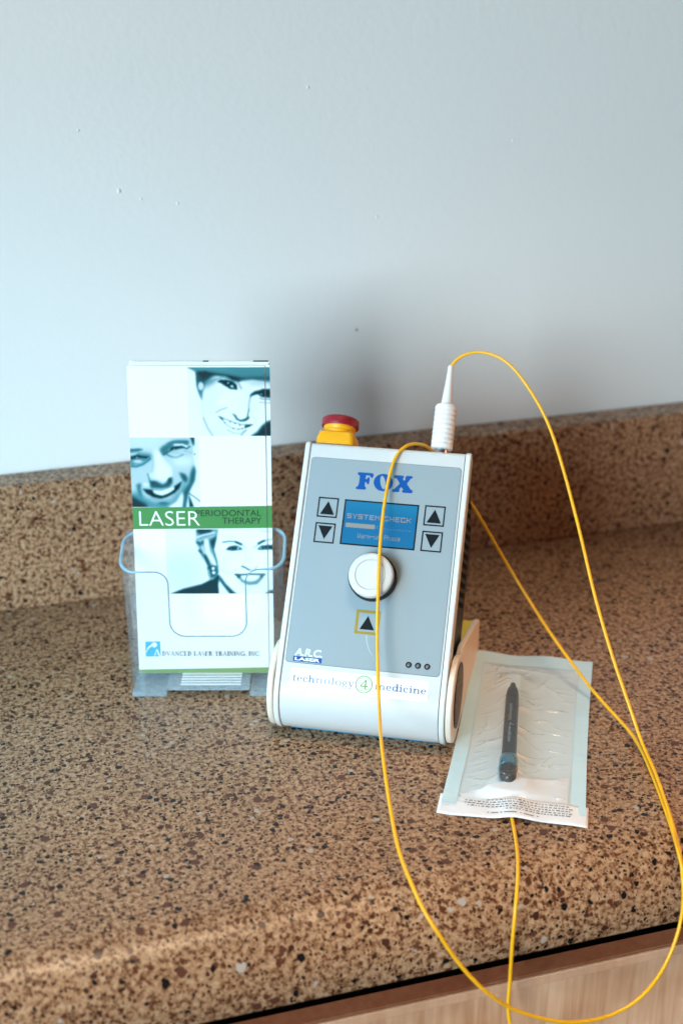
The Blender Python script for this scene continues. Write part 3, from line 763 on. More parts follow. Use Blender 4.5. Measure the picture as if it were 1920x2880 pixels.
front_brochure()
spec = [(-.5, 1.2, -3.4), (.6, 1.9, -4.6), (-.2, 1.5, -5.8), (.9, 2.2, -7.0), (.2, 1.9, -8.2), (-.7, 2.0, -9.6)]
labs = ['white brochure directly behind the front one, second in the holder', 'third brochure from the front of the stack in the acrylic holder',
        'fourth brochure from the front of the stack in the acrylic holder', 'fifth brochure from the front, its dark printed corner peeking out',
        'sixth brochure from the front of the stack in the acrylic holder', 'rearmost brochure of the stack against the holder back']
bro_mesh = None
for (du, dv, off), lb in zip(spec, labs):
    b = MB(); sheet(b, -45.2 + du, 46.0 + du * .4, -.0, 215.3 + dv, .9, off)
    t = empty('brochure', (BO.x, BO.y, .00775), BY); b.build('leaf', M['paper'], t)
    tag(t, lb, 'brochure', 'brochures stacked behind the front one')
    if off == -7.0:
        f0, f1 = bro_fn(off + .15), bro_fn(off - 1.05)
        for u0, u1, h in ((2.5, 6.2, 1.1), (35.5, 45.5, 1.3)):
            b = MB()
            vt = 215.3 + dv + .12
            b.add([f0(u0, vt - h), f0(u1, vt - h), f0(u1, vt), f0(u0, vt), f1(u1, vt), f1(u0, vt)], [(0, 1, 2, 3), (3, 2, 4, 5)])
            b.build('printed_edge', M['ink'], t)

# ---- the acrylic holder
HO = empty('brochure_holder', (BO.x, BO.y, 0), BY)
tag(HO, 'clear acrylic leaflet holder with a scooped front, holding the brochures', 'leaflet holder')


def holder_path(zf):
    """plan of the tub at height fraction zf (0 bottom..1 rim), front half: from left back corner round the front to right back corner"""
    hw = 51.0 + 3.4 * zf; yf = -20 + 2.5 * zf; yb = 17 + 2 * zf; r = 11; cx = .9
    pts = []
    def seg(a, b_, n):
        for i in range(n): pts.append((a[0] + (b_[0] - a[0]) * i / n, a[1] + (b_[1] - a[1]) * i / n))
    def arc(c, a0, a1, n):
        for i in range(n):
            t = math.radians(a0 + (a1 - a0) * i / n); pts.append((c[0] + r * math.cos(t), c[1] + r * math.sin(t)))
    arc((cx - hw + r, yb - r), 90, 180, 8); seg((cx - hw, yb - r), (cx - hw, yf + r), 8)
    arc((cx - hw + r, yf + r), 180, 270, 10); seg((cx - hw + r, yf), (cx + hw - r, yf), 90)
    arc((cx + hw - r, yf + r), 270, 360, 10); seg((cx + hw, yf + r), (cx + hw, yb - r), 8)
    arc((cx + hw - r, yb - r), 0, 90, 8); pts.append((cx + hw - r, yb))
    return pts


def sm01(a, b_, x):
    t = min(max((x - a) / (b_ - a), 0), 1); return t * t * (3 - 2 * t)


def rim_z(u, y):
    """rim height: level front with the scoop cut out of it, rising to the back"""
    z = 94.5 + (y + 18) / 37 * 13 if y > -18 else 94.5
    z += 1.3 * (u / 50)
    if y < -15:
        c = 4.2; w = abs(u - c); half = 25.6
        r1, r2 = 9.0, 10.5               # radii of the top shoulder and of the bottom corner
        zb = 46.5
        if w < half - r2: zz = zb
        elif w < half: zz = zb + r2 - math.sqrt(max(r2 * r2 - (w - half + r2) ** 2, 0))
        elif w < half + r1: zz = z - r1 + math.sqrt(max(r1 * r1 - (half + r1 - w) ** 2, 0))
        else: zz = z
        if half - .01 < w < half + .01: zz = (zb + z) / 2
        z = zz
    return z


nz = 26
lo = holder_path(0); hi = holder_path(1); n = len(lo)
# put extra columns where the scoop is steep
b = MB(); rim = []
for i in range(n):
    u, y = hi[i]; zt = rim_z(u, y)
    for j in range(nz + 1):
        z0 = 0.0 if not (-26 < lo[i][0] < 31 and lo[i][1] < -15) else 6.5
        z = z0 + (zt - z0) * j / nz; k = z / 100
        b.v.append(((lo[i][0] + (hi[i][0] - lo[i][0]) * k) / 1000, (lo[i][1] + (hi[i][1] - lo[i][1]) * k) / 1000, z / 1000))
    rim.append(b.v[-1])
for i in range(n - 1):
    for j in range(nz):
        a = i * (nz + 1) + j; b.f.append((a, a + nz + 1, a + nz + 2, a + 1)); b.m.append(0)
b.build('tub', M['acrylic'], HO, smooth=60)
# back plate
b = MB(); b.box(-.0530, .0548, .0192, .0212, .004, .1075); b.build('back_plate', M['acrylic'], HO, bevel=.0006)
# rim edge: thick at the sides, a thin line along the scoop
ia = next(i for i in range(n) if hi[i][1] < -15.3 and hi[i][0] > -43); ib = next(i for i in range(n) if hi[i][1] < -15.3 and hi[i][0] > 44.5)
b = MB(); b.tube(rim[:ia + 6], [.00125] * (ia - 6) + [.00125 - .00075 * k / 11 for k in range(12)], 8); b.build('rim', M['acrylic_edge'], HO, smooth=60)
b = MB(); b.tube(rim[ib - 6:], [.0005 + .00075 * k / 11 for k in range(12)] + [.00125] * (n - ib - 6), 8); b.build('rim', M['acrylic_edge'], HO, smooth=60)
sc = []
c, half, r1, r2, zb = 4.2, 25.6, 9.0, 10.5, 46.5


def scp(u, z): return ((u) / 1000, (-20 + 2.5 * z / 100) / 1000, z / 1000)


zl = 94.5 + 1.3 * (c - half - r1) / 50; zr = 94.5 + 1.3 * (c + half + r1) / 50
sc.append(scp(c - half - r1 - 9, zl)); sc.append(scp(c - half - r1 - 4, zl))
for i in range(13):
    a = math.radians(90 - 90 * i / 12); sc.append(scp(c - half - r1 + r1 * math.cos(a), zl - r1 + r1 * math.sin(a)))
for i in range(15):
    a = math.radians(180 + 90 * i / 14); sc.append(scp(c - half + r2 + r2 * math.cos(a), zb + r2 + r2 * math.sin(a)))
for i in range(15):
    a = math.radians(270 + 90 * i / 14); sc.append(scp(c + half - r2 + r2 * math.cos(a), zb + r2 + r2 * math.sin(a)))
for i in range(13):
    a = math.radians(180 - 90 * i / 12); sc.append(scp(c + half + r1 + r1 * math.cos(a), zr - r1 + r1 * math.sin(a)))
sc.append(scp(c + half + r1 + 5, zr)); sc.append(scp(c + half + r1 + 9, zr))
b = MB(); b.tube(sc, .0005, 8); b.build('scoop_edge', M['acrylic_line'], HO, smooth=60)
# floor with its raised middle, and two feet
b = MB(); b.box(-.0255, .0305, -.0195, .019, .0050, .0072); b.build('floor', M['acrylic_floor'], HO, bevel=.0004)
for u0, u1 in ((-.0495, -.0258), (.0308, .0512)):
    b = MB(); b.box(u0, u1, -.0197, .018, .0002, .0034); b.build('foot', M['acrylic_floor'], HO, bevel=.0008)
b = MB()
for k in range(5):
    b.box(-.0165, .0245, -.016 + k * .0036, -.0146 + k * .0036, .0073, .0078)
b.build('mirrored_edge_bars', M['whiteink'], HO)  # white bars imitate the brochure edges mirrored in the clear floor

# ------------------------------------------------------------------ the laser console
DY = -math.radians(28.8536)
LD = math.radians(36.328)
sL, cL = math.sin(LD), math.cos(LD)
DO = Vector((0, -.25186, 0)); PZ = .0525


def T(u, v, d):
    """millimetres on the front plane: u right, v up the slope from the panel's lower edge, d deep behind it"""
    return (u / 1000, (v * sL + d * cL) / 1000, PZ + (v * cL - d * sL) / 1000)


def TF(lift):
    return lambda u, v: T(u, v, -lift)


dev = empty('laser_console', DO, DY)
tag(dev, 'white tilted medical laser console with grey-blue control panel and a blue screen', 'laser device')
RC = .027
vt = -11.8
cyl = (T(0, vt, RC * 1000)[1], T(0, vt, RC * 1000)[2])      # axis of the rounded lower end


def body_profile(grow, dback, a_end=-135, top=146.6, rt=3.0):
    """side outline in (y, z): rounded top edge, flat front, rolled lower end"""
    P = []
    for i in range(5):
        a = math.radians(90 * i / 4)
        q = T(0, top - rt + rt * math.cos(a) + grow, rt - (rt + grow) * math.sin(a)); P.append((q[1], q[2]))
    r = RC + grow / 1000
    for i in range(29):
        a = LD + (math.radians(a_end) - LD) * i / 28
        P.append((cyl[0] - r * math.cos(a), cyl[1] + r * math.sin(a)))
    return P


X = lambda y, z, x: (x, y, z)
pb = body_profile(0, 0, -125)
q1 = T(0, 2, 42); q2 = T(0, 100, 42); q3 = T(0, 139, 32); q4 = T(0, 146.6, 30)
pb += [(q1[1], q1[2]), (q2[1], q2[2]), (q3[1], q3[2]), (q4[1], q4[2])]
MB().prism(pb, X, -.0510, .0510).build('housing', M['white'], dev, smooth=30)
pc = body_profile(.7, 0, -200)
q1 = T(0, 12, 15); q2 = T(0, 146.0, 12)
pc += [(q1[1], q1[2]), (q2[1], q2[2])]
for s in (-1, 1):
    a, c_ = sorted((s * .0515, s * .0551))
    sp = MB().prism(pc, X, a, c_).build('side_trim', M['cap'], dev, bevel=.0009, smooth=35)
    a, c_ = sorted((s * .0505, s * .0516))
    MB().prism(body_profile(-.9, 0, -200) + [(q1[1], q1[2]), (q2[1], q2[2])], X, a, c_).build('seam', M['seam'], sp)

# black rear shell with its vents
sh = [(143, 12.5), (139, 26), (100, 70), (14, 71), (12, 47), (-6, 46), (-14, 30), (-12, 12.5)]
shell = MB().prism([T(0, v, d)[1:] for v, d in sh], X, -.0536, .0536).build('rear_shell', M['black'], dev, bevel=.001, smooth=30)
for s in (1,):
    for k in range(11):
        v0 = 116 - k * 6.6
        b = MB()
        poly = [(v0, 24), (v0 + 3.4, 24), (v0 + 11.4 - 4, 58 if v0 < 104 else 46), (v0 + 4.0, 58 if v0 < 104 else 46)]
        b.prism([T(0, v, d)[1:] for v, d in poly], X, .0530, .05385); b.build('vent_slot', M['slot'], shell)

# membrane front panel
pan_o = rrect(-49.6, 49.6, 0, 136.2, 2.2)
MB().prism(rrect(-49.85, 49.85, -.25, 136.45, 2.4), lambda a, c_, h: T(a, c_, -h), -.2, .12).build('panel_seam', M['seam'], dev)
panel = MB().prism(pan_o, lambda a, c_, h: T(a, c_, -h), 0, .3).build('control_panel', M['panel'], dev)
F1, F2, F3 = TF(.36), TF(.42), TF(.48)
# maker lettering
FM = [[0.07223, 0.00884, -57.97406], [0.00551, -0.07382, 171.15698]]
fz = lambda x, y: F1(FM[0][0] * x + FM[0][1] * y + FM[0][2], FM[1][0] * x + FM[1][1] * y + FM[1][2])
b = MB()
Fp = [(490, 616), (612, 626), (625, 636), (623, 655), (615, 669), (605, 671), (598, 660), (586, 648), (556, 646), (551, 679), (566, 677), (572, 665), (580, 662), (588, 668), (588, 690), (583, 718), (575, 728), (563, 724), (559, 709), (547, 706), (542, 740), (550, 752), (555, 763), (550, 774), (530, 775), (470, 772), (460, 765), (463, 752), (484, 740), (493, 700), (498, 650), (482, 640), (478, 626)]
Xp = [(816, 643), (888, 647), (901, 656), (898, 668), (889, 676), (899, 694), (913, 682), (911, 668), (915, 656), (932, 649), (968, 652), (980, 660), (978, 671), (961, 676), (926, 721), (957, 771), (974, 783), (978, 796), (966, 807), (892, 803), (879, 794), (882, 782), (892, 775), (875, 752), (856, 770), (860, 784), (851, 796), (800, 796), (789, 787), (793, 775), (811, 767), (861, 719), (834, 675), (812, 668), (808, 655)]
b.flat(Fp, fz); b.flat(Xp, fz)
o_, i_ = [], []
for k in range(40):
    a = 2 * math.pi * k / 40
    o_.append((711 + 87 * math.cos(a), 711 + 79 * math.sin(a)))
    ux, uy = 23 * math.cos(a), 60 * math.sin(a); i_.append((708 + ux + uy * .12, 710 + uy))
b.ring(o_, i_, fz); b.build('maker_lettering', M['blue'], panel)


def arrow_key(cu, cv, up, name='arrow_key', frame_mat=None, h=6.75, w=.95, tri=5.0):
    b = MB()
    sq = lambda r: [(cu - r, cv - r), (cu + r, cv - r), (cu + r, cv + r), (cu - r, cv + r)]
    b.ring(sq(h), sq(h - w), F1)
    key = b.build(name, frame_mat or M['ink'], panel)
    s_ = 1 if up else -1
    b = MB(); b.flat([(cu - tri * .95, cv - s_ * tri * .95), (cu + tri * .95, cv - s_ * tri * .95), (cu, cv + s_ * tri * .85)], F2); b.build('arrow', M['ink'], key)


arrow_key(-34.8, 103.0, True); arrow_key(-34.8, 85.9, False); arrow_key(35.5, 103.1, True); arrow_key(35.5, 86.1, False)
arrow_key(.3, 30.0, True, 'framed_arrow_key', M['olive'], 7.8, 1.75, 5.0)

# screen
b = MB(); sq = lambda e: [(-24.1 + e, 79.3 + e), (25.0 - e, 79.3 + e), (25.0 - e, 109.5 - e), (-24.1 + e, 109.5 - e)]
scr = MB().flat(sq(0), F1).build('screen_frame', M['ink'], panel)
lcd = MB().flat(sq(1.0), F2).build('display', M['lcd'], scr)
PIX5 = {'S': ('11111', '10000', '11111', '00001', '11111'), 'Y': ('10001', '01010', '00100', '00100', '00100'), 'T': ('11111', '00100', '00100', '00100', '00100'),
        'E': ('11111', '10000', '11110', '10000', '11111'), 'M': ('10001', '11011', '10101', '10001', '10001'), 'C': ('11111', '10000', '10000', '10001', '11111'),
        'H': ('10001', '10001', '11111', '10001', '10001'), 'K': ('10001', '10010', '11100', '10010', '10001')}
b = MB()
x = -21.4
for ch in 'SYSTEM CHECK':
    if ch == ' ':
        x += 2.0; continue
    for r, row in enumerate(PIX5[ch]):
        k = 0
        while k < 5:                      # one bar per run of lit pixels
            if row[k] == '1':
                e = k
                while e + 1 < 5 and row[e + 1] == '1': e += 1
                b.flat([(x + k * .60, 100.2 - r * .66 - .62), (x + (e + 1) * .60 - .05, 100.2 - r * .66 - .62), (x + (e + 1) * .60 - .05, 100.2 - r * .66), (x + k * .60, 100.2 - r * .66)], F3); k = e
            k += 1
    x += 3.72
P7 = {'W': ('10001', '10001', '10001', '10101', '10101', '10101', '01010'), 'a': ('00000', '00000', '01110', '00001', '01111', '10001', '01111'),
      'r': ('00000', '00000', '10110', '11001', '10000', '10000', '10000'), 'm': ('00000', '00000', '11010', '10101', '10101', '10001', '10001'),
      '-': ('00000', '00000', '00000', '11111', '00000', '00000', '00000'), 'u': ('00000', '00000', '10001', '10001', '10001', '10011', '01101'),
      'p': ('00000', '00000', '11110', '10001', '11110', '10000', '10000'), 'P': ('11110', '10001', '10001', '11110', '10000', '10000', '10000'),
      'h': ('10000', '10000', '10110', '11001', '10001', '10001', '10001'), 's': ('00000', '00000', '01110', '10000', '01110', '00001', '11110'),
      'e': ('00000', '00000', '01110', '10001', '11111', '10000', '01110')}
x = -13.0; pw = .385
for ch in 'Warm-up Phase':
    if ch != ' ':
        for r, row in enumerate(P7[ch]):
            for k in range(5):
                if row[k] == '1':
                    b.flat([(x + k * pw, 87.6 - r * .47 - .42), (x + k * pw + .36, 87.6 - r * .47 - .42), (x + k * pw + .36, 87.6 - r * .47), (x + k * pw, 87.6 - r * .47)], F3)
    x += 6 * pw - .12
b.flat([(-21.6, 91.0), (-2.3, 91.0), (-2.3, 93.9), (-21.6, 93.9)], F3)
b.flat([(-1.6, 91.4), (-1.3, 91.4), (-.3, 93.6), (-.6, 93.6)], F3)
for k in range(11):
    u = -.2 + k * 2.05
    b.flat([(u, 91.4), (u + .5, 91.4), (u + .5, 91.9), (u, 91.9)], F3)
b.build('screen_text', M['lcdpix'], lcd)

# turning knob: knurled dark skirt, white dished cap
KC = (.6, 58.9)
kn = []
for k in range(60):
    kn += [(15.5, 2 * math.pi * (k) / 60), (15.5, 2 * math.pi * (k + .45) / 60), (14.7, 2 * math.pi * (k + .55) / 60), (14.7, 2 * math.pi * (k + .95) / 60)]
knob = MB().prism([(KC[0] + r * math.cos(a), KC[1] + r * math.sin(a)) for r, a in kn], lambda a, c_, h: T(a, c_, -h), .4, 7.0).build('control_knob', M['black'], panel, bevel=None)
kfn = lambda a, c_, h: T(KC[0] + a, KC[1] + c_, -h)
MB().lathe([(14.4, 6.9), (14.4, 10.8), (14.0, 11.8), (13.0, 12.4), (10.1, 12.5), (9.85, 11.7), (9.45, 11.7), (9.2, 12.3), (5, 12.3), (.5, 12.3)], kfn, 64).build('knob_cap', M['knob'], knob, smooth=40)

# status lenses
for u in (29.6, 35.5, 41.4):
    l = MB().lathe([(1.9, .3), (1.9, .75), (1.2, .75), (1.15, .45)], lambda a, c_, h, u=u: T(u + a, 5.6 + c_, -h), 24).build('status_light', M['ink'], panel, smooth=40)
    MB().lathe([(1.15, .5), (1.0, .62), (.1, .75)], lambda a, c_, h, u=u: T(u + a, 5.6 + c_, -h), 20).build('lens', M['led'], l, smooth=60)
# A.R.C. LASER mark
b = MB(); put_text(b, 'A.R.C.', -44.4, -26.2, 4.3, 9.4, F1, .035, .12); arc_o = b.build('corner_lettering', M['paleink'], panel)
lbx = MB().flat([(-44.8, .75), (-26.2, .75), (-26.2, 4.05), (-44.8, 4.05)], F1).build('corner_badge', M['blue'], panel)
b = MB(); put_text(b, 'LASER', -43.7, -27.3, 1.35, 3.45, F2, .04); b.build('badge_lettering', M['whiteink'], lbx)
# scratch of dried glue under the framed key
b = MB(); path = [(.6, 21.8), (1.0, 18.5), (2.2, 15.0), (4.0, 11.6), (6.0, 9.4)]
for (p, q) in zip(path, path[1:]):
    b.add([F1(p[0] - .13, p[1]), F1(p[0] + .13, p[1]), F1(q[0] + .13, q[1]), F1(q[0] - .13, q[1])], [(0, 1, 2, 3)])
b.build('scuff_mark', M['paleink'], panel)


# sticker that follows the roll of the lower end
def roll(u, v, lift):
    if v >= vt: return T(u, v, -lift)
    a = LD + (v - vt) / (RC * 1000)
    r = RC + lift / 1000
    return (u / 1000, cyl[0] - r * math.cos(a), cyl[1] + r * math.sin(a))


b = MB(); nn = 10
for i in range(nn + 1):
    v = -3.4 - 13.2 * i / nn; b.v += [roll(-45.3, v, .14), roll(43.5, v, .14)]
for i in range(nn): b.f.append((2 * i, 2 * i + 1, 2 * i + 3, 2 * i + 2)); b.m.append(0)
stick = b.build('sticker', M['sticker'], dev, smooth=60)
fr = lambda x, y, k: roll(x, y, .2 + k * 1000)
b = MB(); put_serif(b, 'tech', -43.6, -29.0, -11.9, 3.0, fr, .1); put_serif(b, 'gy', -11.2, -3.8, -11.9, 3.0, fr, .1); put_serif(b, 'medicine', 9.9, 42.6, -11.9, 3.0, fr, .1)
b.build('sticker_lettering', M['navy'], stick)
b = MB(); put_serif(b, 'nolo', -28.4, -11.6, -11.9, 3.0, fr, .1); b.build('faded_sticker_lettering', M['navy2'], stick)
b = MB()
for r0, r1 in ((5.6, 4.9), (4.3, 3.95)):
    b.ring([(2.7 + r0 * math.cos(2 * math.pi * k / 40), -9.6 + r0 * 1.02 * math.sin(2 * math.pi * k / 40)) for k in range(40)],
           [(2.7 + r1 * math.cos(2 * math.pi * k / 40), -9.6 + r1 * 1.02 * math.sin(2 * math.pi * k / 40)) for k in range(40)], lambda x, y: fr(x, y, 0))
for k, q in enumerate(([(3.2, -12.4), (4.2, -12.4), (4.2, -6.6), (3.2, -6.6)], [(3.2, -6.7), (3.9, -6.6), (1.2, -10.4), (.3, -10.5)], [(.3, -11.2), (5.2, -11.2), (5.2, -10.4), (.3, -10.4)], [(2.5, -12.7), (4.9, -12.7), (4.9, -12.2), (2.5, -12.2)])):
    b.add([fr(x, y, k * 6e-6) for x, y in q], [(0, 1, 2, 3)])
b.build('sticker_emblem', M['greenink'], stick)

# thin blue strip along the lower edge of the rolled end
b = MB(); b.box(-.0475, .0475, cyl[0] - .0095, cyl[0] + .004, .0003, .0016); b.build('blue_strip', M['bluestrip'], dev, bevel=.0005)

# stand: two round ears with sloping arms, joined at the back
ey, ez, er = cyl[0] + .001, .0285, .0283
ear = []
for i in range(25):
    a = math.radians(-90 - 215 * i / 24); ear.append((ey + er * math.cos(a), ez + er * math.sin(a)))
ear += [(ey + .026, .0535), (.132, .0265), (.1385, .0235), (.1400, .0), (ey + .03, .0)]
stand = empty('stand'); stand.parent = dev
for s in (-1, 1):
    a, c_ = sorted((s * .0556, s * .0597))
    arm = MB().prism(ear, X, a, c_).build('arm', M['warmtint'], stand, bevel=.0011, smooth=35)
    hub = MB().lathe([(.0215, 0), (.0215, .0006), (.0195, .0006), (.0192, .0001), (.001, .0001)], lambda p, q, h, s=s: (s * (.0597 + h), ey + .0035 + p, ez + .001 + q), 40).build('hub_ring', M['black'], arm, smooth=40)
    MB().lathe([(.0190, .0002), (.0186, .0009), (.0005, .0010)], lambda p, q, h, s=s: (s * (.0597 + h), ey + .0035 + p, ez + .001 + q), 40).build('hub_pad', M['hubgrey'], hub, smooth=40)
cb = [(.090, .0008), (.1375, .0008), (.1375, .0225), (.130, .0258), (.090, .0295)]
cross = MB().prism(cb, X, -.0554, .0554).build('cross_bar', M['warmtint'], stand, bevel=.0008, smooth=35)
sl = lambda x, y, e=0.0: (x, y, .0295 + (y - .090) * (.0258 - .0295) / .040 + .0004 + e)
lab = MB().flat([(.012, .094), (.0553, .094), (.0553, .130), (.012, .130)], lambda x, y: sl(x, y)).build('warning_label', M['ylabel'], cross)
b = MB(); b.flat([(.030, .099), (.046, .099), (.038, .116)], lambda x, y: sl(x, y, .0002))
b.flat([(.020, .120), (.048, .120), (.048, .122), (.020, .122)], lambda x, y: sl(x, y, .0002)); b.build('warning_symbol', M['ink'], lab)

# emergency stop on the top edge
EU, ED = -37.2, 18
efn = lambda a, c_, h: T(EU + a, 146.7 + h, ED + c_)
est = empty('emergency_stop'); est.parent = dev
MB().prism(rrect(-12.6, 12.6, -12.6, 12.6, 4), lambda a, c_, h: efn(a, c_, h), 0, .8).build('gasket', M['black'], est)
b = MB(); o0, o1 = rrect(-12.9, 12.9, -12.9, 12.9, 3.5), rrect(-11.6, 11.6, -11.6, 11.6, 3.5); k = len(o0)
b.add([efn(x, y, .8) for x, y in o0] + [efn(x, y, 5) for x, y in o0] + [efn(x, y, 10.6) for x, y in o1],
      [tuple(range(k))[::-1], tuple(range(2 * k, 3 * k))] + [(i + j * k, (i + 1) % k + j * k, (i + 1) % k + (j + 1) * k, i + (j + 1) * k) for j in range(2) for i in range(k)])
b.build('yellow_base', M['yellow'], est, bevel=.001, smooth=35)
MB().lathe([(10.6, 10.4), (10.8, 12.5), (10.2, 13.2), (10.8, 13.9), (10.9, 16.2)], efn, 48).build('collar', M['yellow'], est, smooth=40)
MB().lathe([(10.6, 15.9), (12.4, 16.0), (12.6, 16.6), (12.6, 20.6), (12.2, 21.5), (11.2, 22.2), (8, 22.6), (.5, 22.7)], efn, 48).build('push_cap', M['red'], est, smooth=40)

# ------------------------------------------------------------------ fibre cable with its connector
CU, CD = 33.3, 15
fib = empty('fibre_cable', (0, 0, 0))
tag(fib, 'thin yellow optical fibre cable with a white ribbed connector, looping over the counter edge', 'cable')
RM = Matrix.Translation(DO) @ Matrix.Rotation(DY, 4, 'Z')
wt = lambda u, v, d: tuple(RM @ Vector(T(u, v, d)))
cfn = lambda a, c_, h: wt(CU + a, 146.7 + h, CD + c_)
plug = empty('connector'); plug.parent = fib
MB().lathe([(4.3, .0), (4.3, 2.2), (3.9, 2.4), (3.9, 6)], cfn, 32).build('ferrule', M['metal'], plug, smooth=40)
pr = [(6.2, 5.2), (6.9, 5.6)]
for k in range(9):
    h = 5.8 + k * 3.25
    pr += [(7.05, h), (7.25, h + .5), (7.25, h + 2.3), (7.05, h + 2.75), (6.6, h + 2.9), (6.6, h + 3.15)]
pr += [(6.9, 35.1), (6.4, 35.6), (3.8, 35.7)]
MB().lathe(pr, cfn, 40).build('ribbed_boot', M['boot'], plug, smooth=32)
MB().lathe([(3.7, 35.6), (3.6, 37), (2.3, 52), (1.75, 62), (1.6, 63.6), (1.0, 63.8)], cfn, 28).build('strain_relief', M['boot'], plug, smooth=40)
FP = [(94.9, -148.6, 212.4), (97.2, -148.1, 216.5), (101.8, -149.0, 220.1), (110.7, -152.1, 223.1), (121.0, -158.1, 222.0), (129.4, -165.0, 217.4), (139.6, -179.8, 201.7), (146.5, -195.4, 183.3), (150.3, -212.7, 159.0), (153.2, -235.8, 125.0), (155.2, -264.1, 83.8), (158.8, -287.5, 51.1), (162.5, -306.4, 26.9), (165.1, -318.8, 10.0), (159.4, -348.8, 6.0), (150.2, -381.8, 3.5), (144.1, -400.8, 2.5), (142.1, -412.0, -4.3), (134.1, -430.0, -4.6), (134.0, -434.0, -16.4), (133.4, -436.0, -29.7), (128.7, -440.0, -43.1), (117.6, -445.0, -61.8), (101.3, -450.0, -72.6), (82.8, -452.0, -77.0), (59.1, -455.0, -72.6), (39.2, -455.0, -64.2), (19.5, -455.0, -51.2), (3.1, -455.0, -34.0), (-8.7, -450.0, -18.4), (-18.4, -445.0, -1.1), (-24.8, -437.0, 10.6), (-26.9, -420.0, 19.3), (-25.4, -398.0, 22.0), (-21.8, -375.0, 29.3), (-16.4, -348.0, 37.1), (-11.1, -325.0, 43.8), (-0.8, -290.0, 43.7), (4.1, -272.1, 58.1), (8.4, -257.0, 74.7), (11.6, -247.7, 89.6), (14.5, -240.1, 103.1), (18.1, -230.7, 115.7), (23.6, -217.5, 129.1), (30.1, -204.1, 142.6), (36.4, -193.6, 155.1), (42.2, -186.3, 165.1), (47.4, -182.4, 170.5), (52.6, -180.0, 172.6), (60.1, -176.3, 171.9), (68.3, -171.3, 167.9), (74.9, -166.1, 163.3), (86.0, -157.0, 150.0), (97.0, -144.0, 138.0), (107.5, -137.0, 122.5), (117.4, -148.1, 104.6), (126.3, -160.0, 86.0), (135.9, -168.1, 67.0), (146.3, -184.2, 46.0), (153.8, -202.9, 30.0), (159.7, -226.8, 18.0), (163.1, -251.3, 10.5), (166.7, -276.5, 5.5), (167.6, -297.8, 4.5), (165.1, -319.8, 4.0), (158.9, -348.2, 1.8), (150.7, -376.8, 1.4), (142.8, -402.2, 1.2), (134.8, -426.0, -0.2), (138.6, -432.0, -19.0), (175.0, -440.0, -90.0), (165.0, -470.0, -170.0), (120.0, -485.0, -220.0), (75.0, -475.0, -200.0), (55.0, -460.0, -160.0), (29.0, -436.0, -79.7), (29.2, -434.0, -53.4), (30.7, -431.0, -28.9), (33.6, -426.5, -6.3), (40.7, -412.0, 0.5), (49.6, -390.1, 1.2), (57.8, -364.0, 1.5), (61.8, -350.5, 1.5), (65.0, -342.0, 1.7), (69.6, -330.5, 4.0)]
b = MB(); b.tube(smooth_path([tuple(c_ / 1000 for c_ in q) for q in FP], .0035, 1.6), .00108, 12)
b.build('fibre', M['fibre'], fib, smooth=80)

# ------------------------------------------------------------------ sterile pouch with the handpiece in it
PO = Vector((.058, -.3625, 0)); PA = -math.atan2(93.5, 180.5)
pouch = empty('sterilisation_pouch', PO, PA)
tag(pouch, 'clear pale blue sterile pouch with a white printed flap, lying right of the console', 'pouch')
PW, PL = 86, 201
hx0, hy0, hx1, hy1 = None, None, None, None


def to_pouch(x, y):
    q = Matrix.Rotation(-PA, 4, 'Z') @ Vector((x - PO.x, y - PO.y, 0)); return q.x * 1000, q.y * 1000


A0 = to_pouch(.0695, -.329); A1 = to_pouch(.118, -.2245)          # handpiece: rear end, tip
hd = Vector((A1[0] - A0[0], A1[1] - A0[1])); HL = hd.length; hd.normalize()


rw = random.Random(21)
CREASES = []
for k in range(34):                        # long irregular creases over the whole window
    a = rw.choice((rw.gauss(.15, .25), rw.gauss(-.6, .3), rw.gauss(1.1, .4)))
    CREASES.append((rw.uniform(-30, 30), rw.uniform(20, 180), math.cos(a), math.sin(a), rw.uniform(6, 24), rw.uniform(.5, 1.3), rw.uniform(.25, 1.1) * rw.choice((1, 1, -.7)), rw.uniform(-.03, .03)))
for k in range(46):                        # short gathers running in from the two side seals
    sd = rw.choice((-1, 1))
    CREASES.append((sd * rw.uniform(24, 33), rw.uniform(16, 184), 1, rw.gauss(0, .12), rw.uniform(4, 13), rw.uniform(.5, 1.0), rw.uniform(.2, .75), rw.uniform(-.02, .02)))
for k in range(12):                        # tension folds running off the handpiece
    q = rw.uniform(.05, 1); sd = rw.choice((-1, 1)); a = rw.gauss(.25, .35) * sd
    CREASES.append((A0[0] + hd.x * HL * q + sd * 12, A0[1] + hd.y * HL * q, math.cos(a), math.sin(a), rw.uniform(8, 16), rw.uniform(.7, 1.5), rw.uniform(.4, 1.0), rw.uniform(-.03, .03)))
CR = np.array(CREASES)


def wrinkle(x, y):
    dx = x - CR[:, 0]; dy = y - CR[:, 1]
    n_ = np.hypot(CR[:, 2], CR[:, 3])
    al = (dx * CR[:, 2] + dy * CR[:, 3]) / n_; ac = (-dx * CR[:, 3] + dy * CR[:, 2]) / n_ + CR[:, 7] * al * al
    return float((CR[:, 6] * np.exp(-np.abs(ac / CR[:, 5]) ** 1.4) * np.clip(1 - (al / CR[:, 4]) ** 2, 0, 1)).sum())


CX0 = to_pouch(.0573, -.364)[0]


